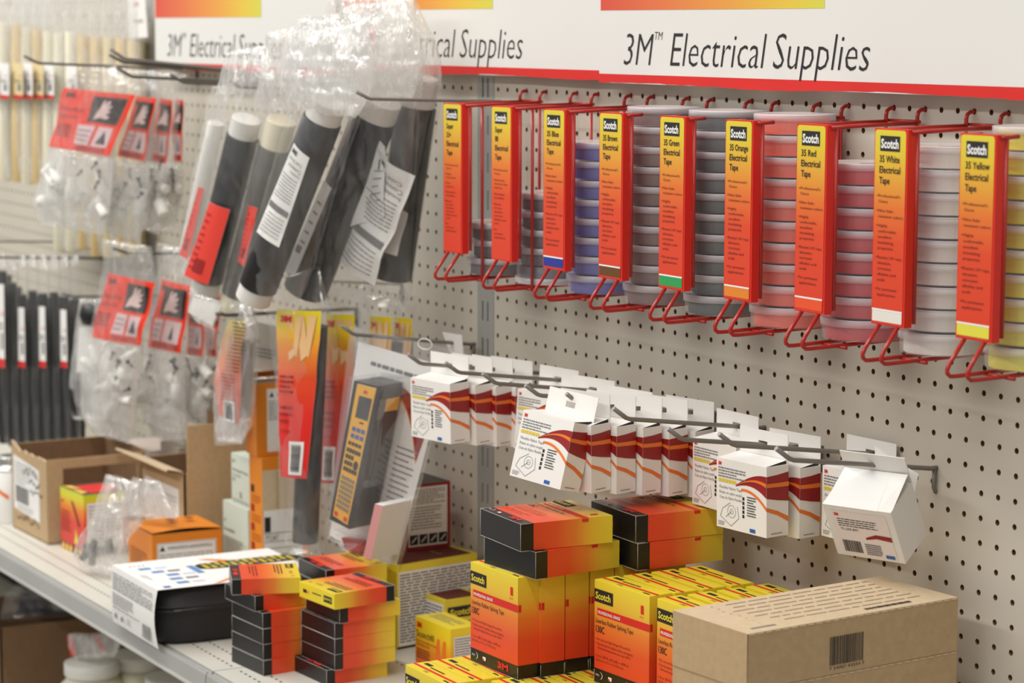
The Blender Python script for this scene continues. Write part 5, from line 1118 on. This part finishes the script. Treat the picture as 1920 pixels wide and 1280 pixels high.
def prism(b, front, depth, m, mside=None, inset=0.0):
    back = [p-pl.n*depth for p in front]; TL, TR, BR, BL = front; tl, tr, br, bl = back
    b.face([BL, BR, TR, TL], m); b.face([BR, br, tr, TR], mside or m); b.face([TL, TR, tr, tl], mside or m); b.face([BL, TL, tl, bl], mside or m); b.face([BL, bl, br, BR], mside or m); b.face([bl, tl, tr, br], mside or m)
body = MB(); prism(body, C_, 1.95, m_black, mat('charcoal_plastic', (40, 38, 40), .3)); bo = body.build('printer_body', t, origin=o, bevel=.22)
m_key = mat('key_grey', (120, 122, 112), .5); m_lblk = mat('key_black', (30, 30, 32), .4); m_face = mat('labeller_yellow', (236, 178, 48), .42)
def d_dev(b, F, W, H):
    b.text(F, W*.4, H*.945, .16, '3M', m_redink, w=.32, bold=.05); b.rect(F, W*.22, H*.76, W*.92, H*.92, mat('lcd_dark', (60, 62, 66), .2), 1)
    b.greek(F, W*.5, H*.725, W*.75, H*.74, 1, m_ink, .8)
    for r_ in range(2):
        for c in range(3): b.rect(F, W*(.18+.26*c), H*(.66-.05*r_), W*(.38+.26*c), H*(.69-.05*r_), m_blueink, 2)
    for c in range(4): b.rect(F, W*(.12+.2*c), H*.555, W*(.28+.2*c), H*.58, m_lblk, 2)
    for r_ in range(4):
        for c in range(5):
            if c < 3 or r_ in (0, 3): b.rect(F, W*(.10+.17*c), H*(.50-.047*r_), W*(.24+.17*c), H*(.53-.047*r_), m_lblk, 2)
    b.poly(F, [(W*.78+W*.14*math.cos(a*.628), H*.425+H*.035*math.sin(a*.628)) for a in range(10)], m_lblk, 2)
    for r_ in range(7):
        for c in range(5): b.rect(F, W*(.10+.17*c), H*(.295-.036*r_), W*(.23+.17*c), H*(.32-.036*r_), m_key, 2)
    b.rect(F, W*.08, H*.015, W*.3, H*.045, m_redink, 2); b.rect(F, W*.7, H*.015, W*.92, H*.045, m_redink, 2)
leaf('keypad_face', bo, o, pl, [(670, 719), (705, 728), (651, 984), (624, 966)], 1.55, 7.2, m_face, d_dev, off=2.16, th=.05)
fT, fB = C_[1], C_[2]
def side_patch(t0, t1, d0, d1, m, name, lift=.06):
    g = lambda t_, d_: fT.lerp(fB, t_)-pl.n*d_
    q = [g(t0, d0), g(t0, d1), g(t1, d1), g(t1, d0)]; b = MB(); o1 = [p+pl.u*lift for p in q]
    b.face([o1[3], o1[2], o1[1], o1[0]], m)
    for i in range(4): b.face([q[i], o1[i], o1[(i+1) % 4], q[(i+1) % 4]], m)
    b.build(name, bo, origin=o)
side_patch(.10, .19, .9, 1.9, m_face, 'side_grip'); side_patch(.03, .09, .5, 1.9, m_black, 'tape_cutter'); side_patch(.10, .24, .35, .85, m_grayr, 'release_lever'); side_patch(.205, .75, .9, 1.9, m_black, 'battery_door')
b = MB(); SH = [pl.pt(*q, 2.35) for q in ((656, 706), (716, 716), (662, 1010), (610, 985))]; prism(b, SH, 2.3, m_blister); b.build('blister_shell', t, origin=o, bevel=.3)
b = MB(); SH = [pl.pt(*q, .7) for q in ((628, 1000), (700, 1010), (690, 1052), (640, 1030))]; prism(b, SH, .6, m_blister); b.build('blister_shell', t, origin=o, bevel=.1)
b = MB(); q = [pl.pt(*q, .65) for q in ((640, 1008), (680, 1014), (672, 1040), (648, 1030))]; prism(b, q, .4, m_dred); b.build('label_cartridge', t, origin=o, bevel=.08)
b = MB(); q = [pl.pt(*q, 2.2) for q in ((703, 944), (718, 948), (695, 1050), (681, 1044))]; prism(b, q, 2.1, mat('pink_print', (206, 150, 150), .5), m_whitep); b.build('accessory_box', t, origin=o, bevel=.03)
b = MB(); q = [pl.pt(*q, .1) for q in ((656, 612), (850, 655), (745, 1080), (612, 1008))]; prism(b, q, .12, m_blister); b.build('clear_flange', t, origin=o)
b = MB(); c = pl.pt(797, 645, .12); ring = [c+pl.u*(.5*math.cos(a*.449))+Vector((0, 0, .28*math.sin(a*.449))) for a in range(14)]; b.tube(ring, .03, m_clearw, n=5, closed=True); b.build('hang_slot_rim', t, origin=o)
c9 = on_hook('9', 1690); pl = Pl(c9[0], c9[1]-.3, 14); t, o = T_('hang_card', 'plain white slanted card behind the open tilted white box, against the pegboard', 'card', pl.pt(1690, 980))
leaf('printed_card', t, o, pl, [(1640, 836), (1722, 888), (1702, 990), (1650, 965)], 2.6, 3.2, m_white, bow=.1)
# white card hanging behind the blister pack
pl = Pl(-4.6, -1.6, 6); t, o = T_('hang_card', 'plain white hang card on the hook behind the blister pack', 'card', pl.pt(855, 680))
leaf('printed_card', t, o, pl, [(829, 622), (866, 628), (869, 664), (846, 668)], 1.6, 1.2, m_white); leaf('card_fold', t, o, pl, [(846, 668), (869, 664), (869, 690), (838, 690)], 1.4, 1.0, m_white)

# ---- crumpled bag on the shelf
pl = Pl(-23.5, -12.6, 25); t, o = T_('crumpled_bag', 'crumpled clear bag with dark connectors, slumped beside the orange carton', 'bag', pl.pt(195, 1072))
rn = random.Random(3)
for k in range(6):
    c = pl.pt(rn.uniform(160, 215), rn.uniform(1005, 1045), 0); a = rn.uniform(0, 3); d = pl.u*math.cos(a)*.45+Vector((0, 0, math.sin(a)*.45)); b = MB(); b.tube([c-d, c+d], .22, m_grayr, n=12); b.build('connector', t, origin=o)
film(t, o, pl, [((200, 888), (262, 905)), ((190, 925), (272, 948)), ((178, 965), (262, 985)), ((158, 1000), (240, 1010)), ((143, 1030), (236, 1045)), ((155, 1060), (238, 1070)), ((195, 1078), (238, 1082))], 1.6, 81, m_filmh, amp=.30)
pl = Pl(-24, -10.5, 20); t, o = T_('crumpled_bag', 'milky empty bag leaning on the open brown carton, behind the crumpled bag', 'bag', pl.pt(260, 975))
leaf('folded_sheet', t, o, pl, [(262, 898), (300, 905), (328, 968), (230, 968)], 3.0, 2.4, m_filmh, wav=.5, back=False); film(t, o, pl, [((250, 895), (300, 903)), ((235, 930), (316, 940)), ((225, 965), (330, 972))], .5, 82, m_filmh, amp=.2)

# ---- lower shelf clutter
A = P(230, 1150, Z=-36.2)
t = tray(A.x-9, -14.3, 9, 9, 6.8, LS, 'brown open carton in shadow on the lower shelf', m_kraft_shade)  # darkened kraft all over, so the under-shelf shade is painted in
pl = Pl(A.x-2, -11, 60); t, o = T_('crumpled_bag', 'grey film bag slumped over the lower brown carton', 'bag', pl.pt(80, 1170)); leaf('folded_sheet', t, o, pl, [(60, 1085), (150, 1105), (180, 1140), (30, 1150)], 7, 4, mat('grey_film_sheet', (86, 88, 96), .3), wav=1.2, back=False); film(t, o, pl, [((60, 1068), (150, 1090)), ((10, 1110), (185, 1120)), ((0, 1160), (190, 1158))], 1.0, 91, m_films, amp=.3)
A2 = P(150, 1222, Z=-39.6)
box_thing('plastic_bin', 'grey plastic bin at the very edge of the lower shelf', (A2.x, A2.y-1.5), 2, 5, 4.5, 1.4, LS+1.97, mat('grey_bin', (100, 104, 112), .35), lambda b, F, R, T, t: b.rect(R, .5, .3, 6.5, 1.4, m_whitep, 1))
A3 = P(120, 1262, Z=-41.0)
box_thing('flat_carton', 'white low carton with a red mark on the lower shelf', (A3.x, A3.y), 2, 5.5, 4.5, 1.95, LS, m_whitep, lambda b, F, R, T, t: (b.rect(F, 4.5, .3, 5.6, 1.4, m_redink, 1), b.rect(T, 4.4, .2, 5.4, 1.2, m_redink, 1)))
qj = at_ls(172, 1240, 6.0); pl = Pl(qj.x, qj.y-.6, 20); t, o = T_('crumpled_bag', 'clear bag with red tape edges draped on the jar caps', 'bag', pl.pt(170, 1235))
leaf('red_tape', t, o, pl, [(126, 1192), (134, 1192), (144, 1228), (132, 1230)], .4, 1.6, m_redink); leaf('red_tape', t, o, pl, [(176, 1190), (184, 1190), (200, 1222), (190, 1222)], .4, 1.4, m_redink)
film(t, o, pl, [((128, 1188), (235, 1186)), ((130, 1210), (225, 1210)), ((140, 1236), (215, 1232))], 1.0, 95, m_filmh, amp=.2)
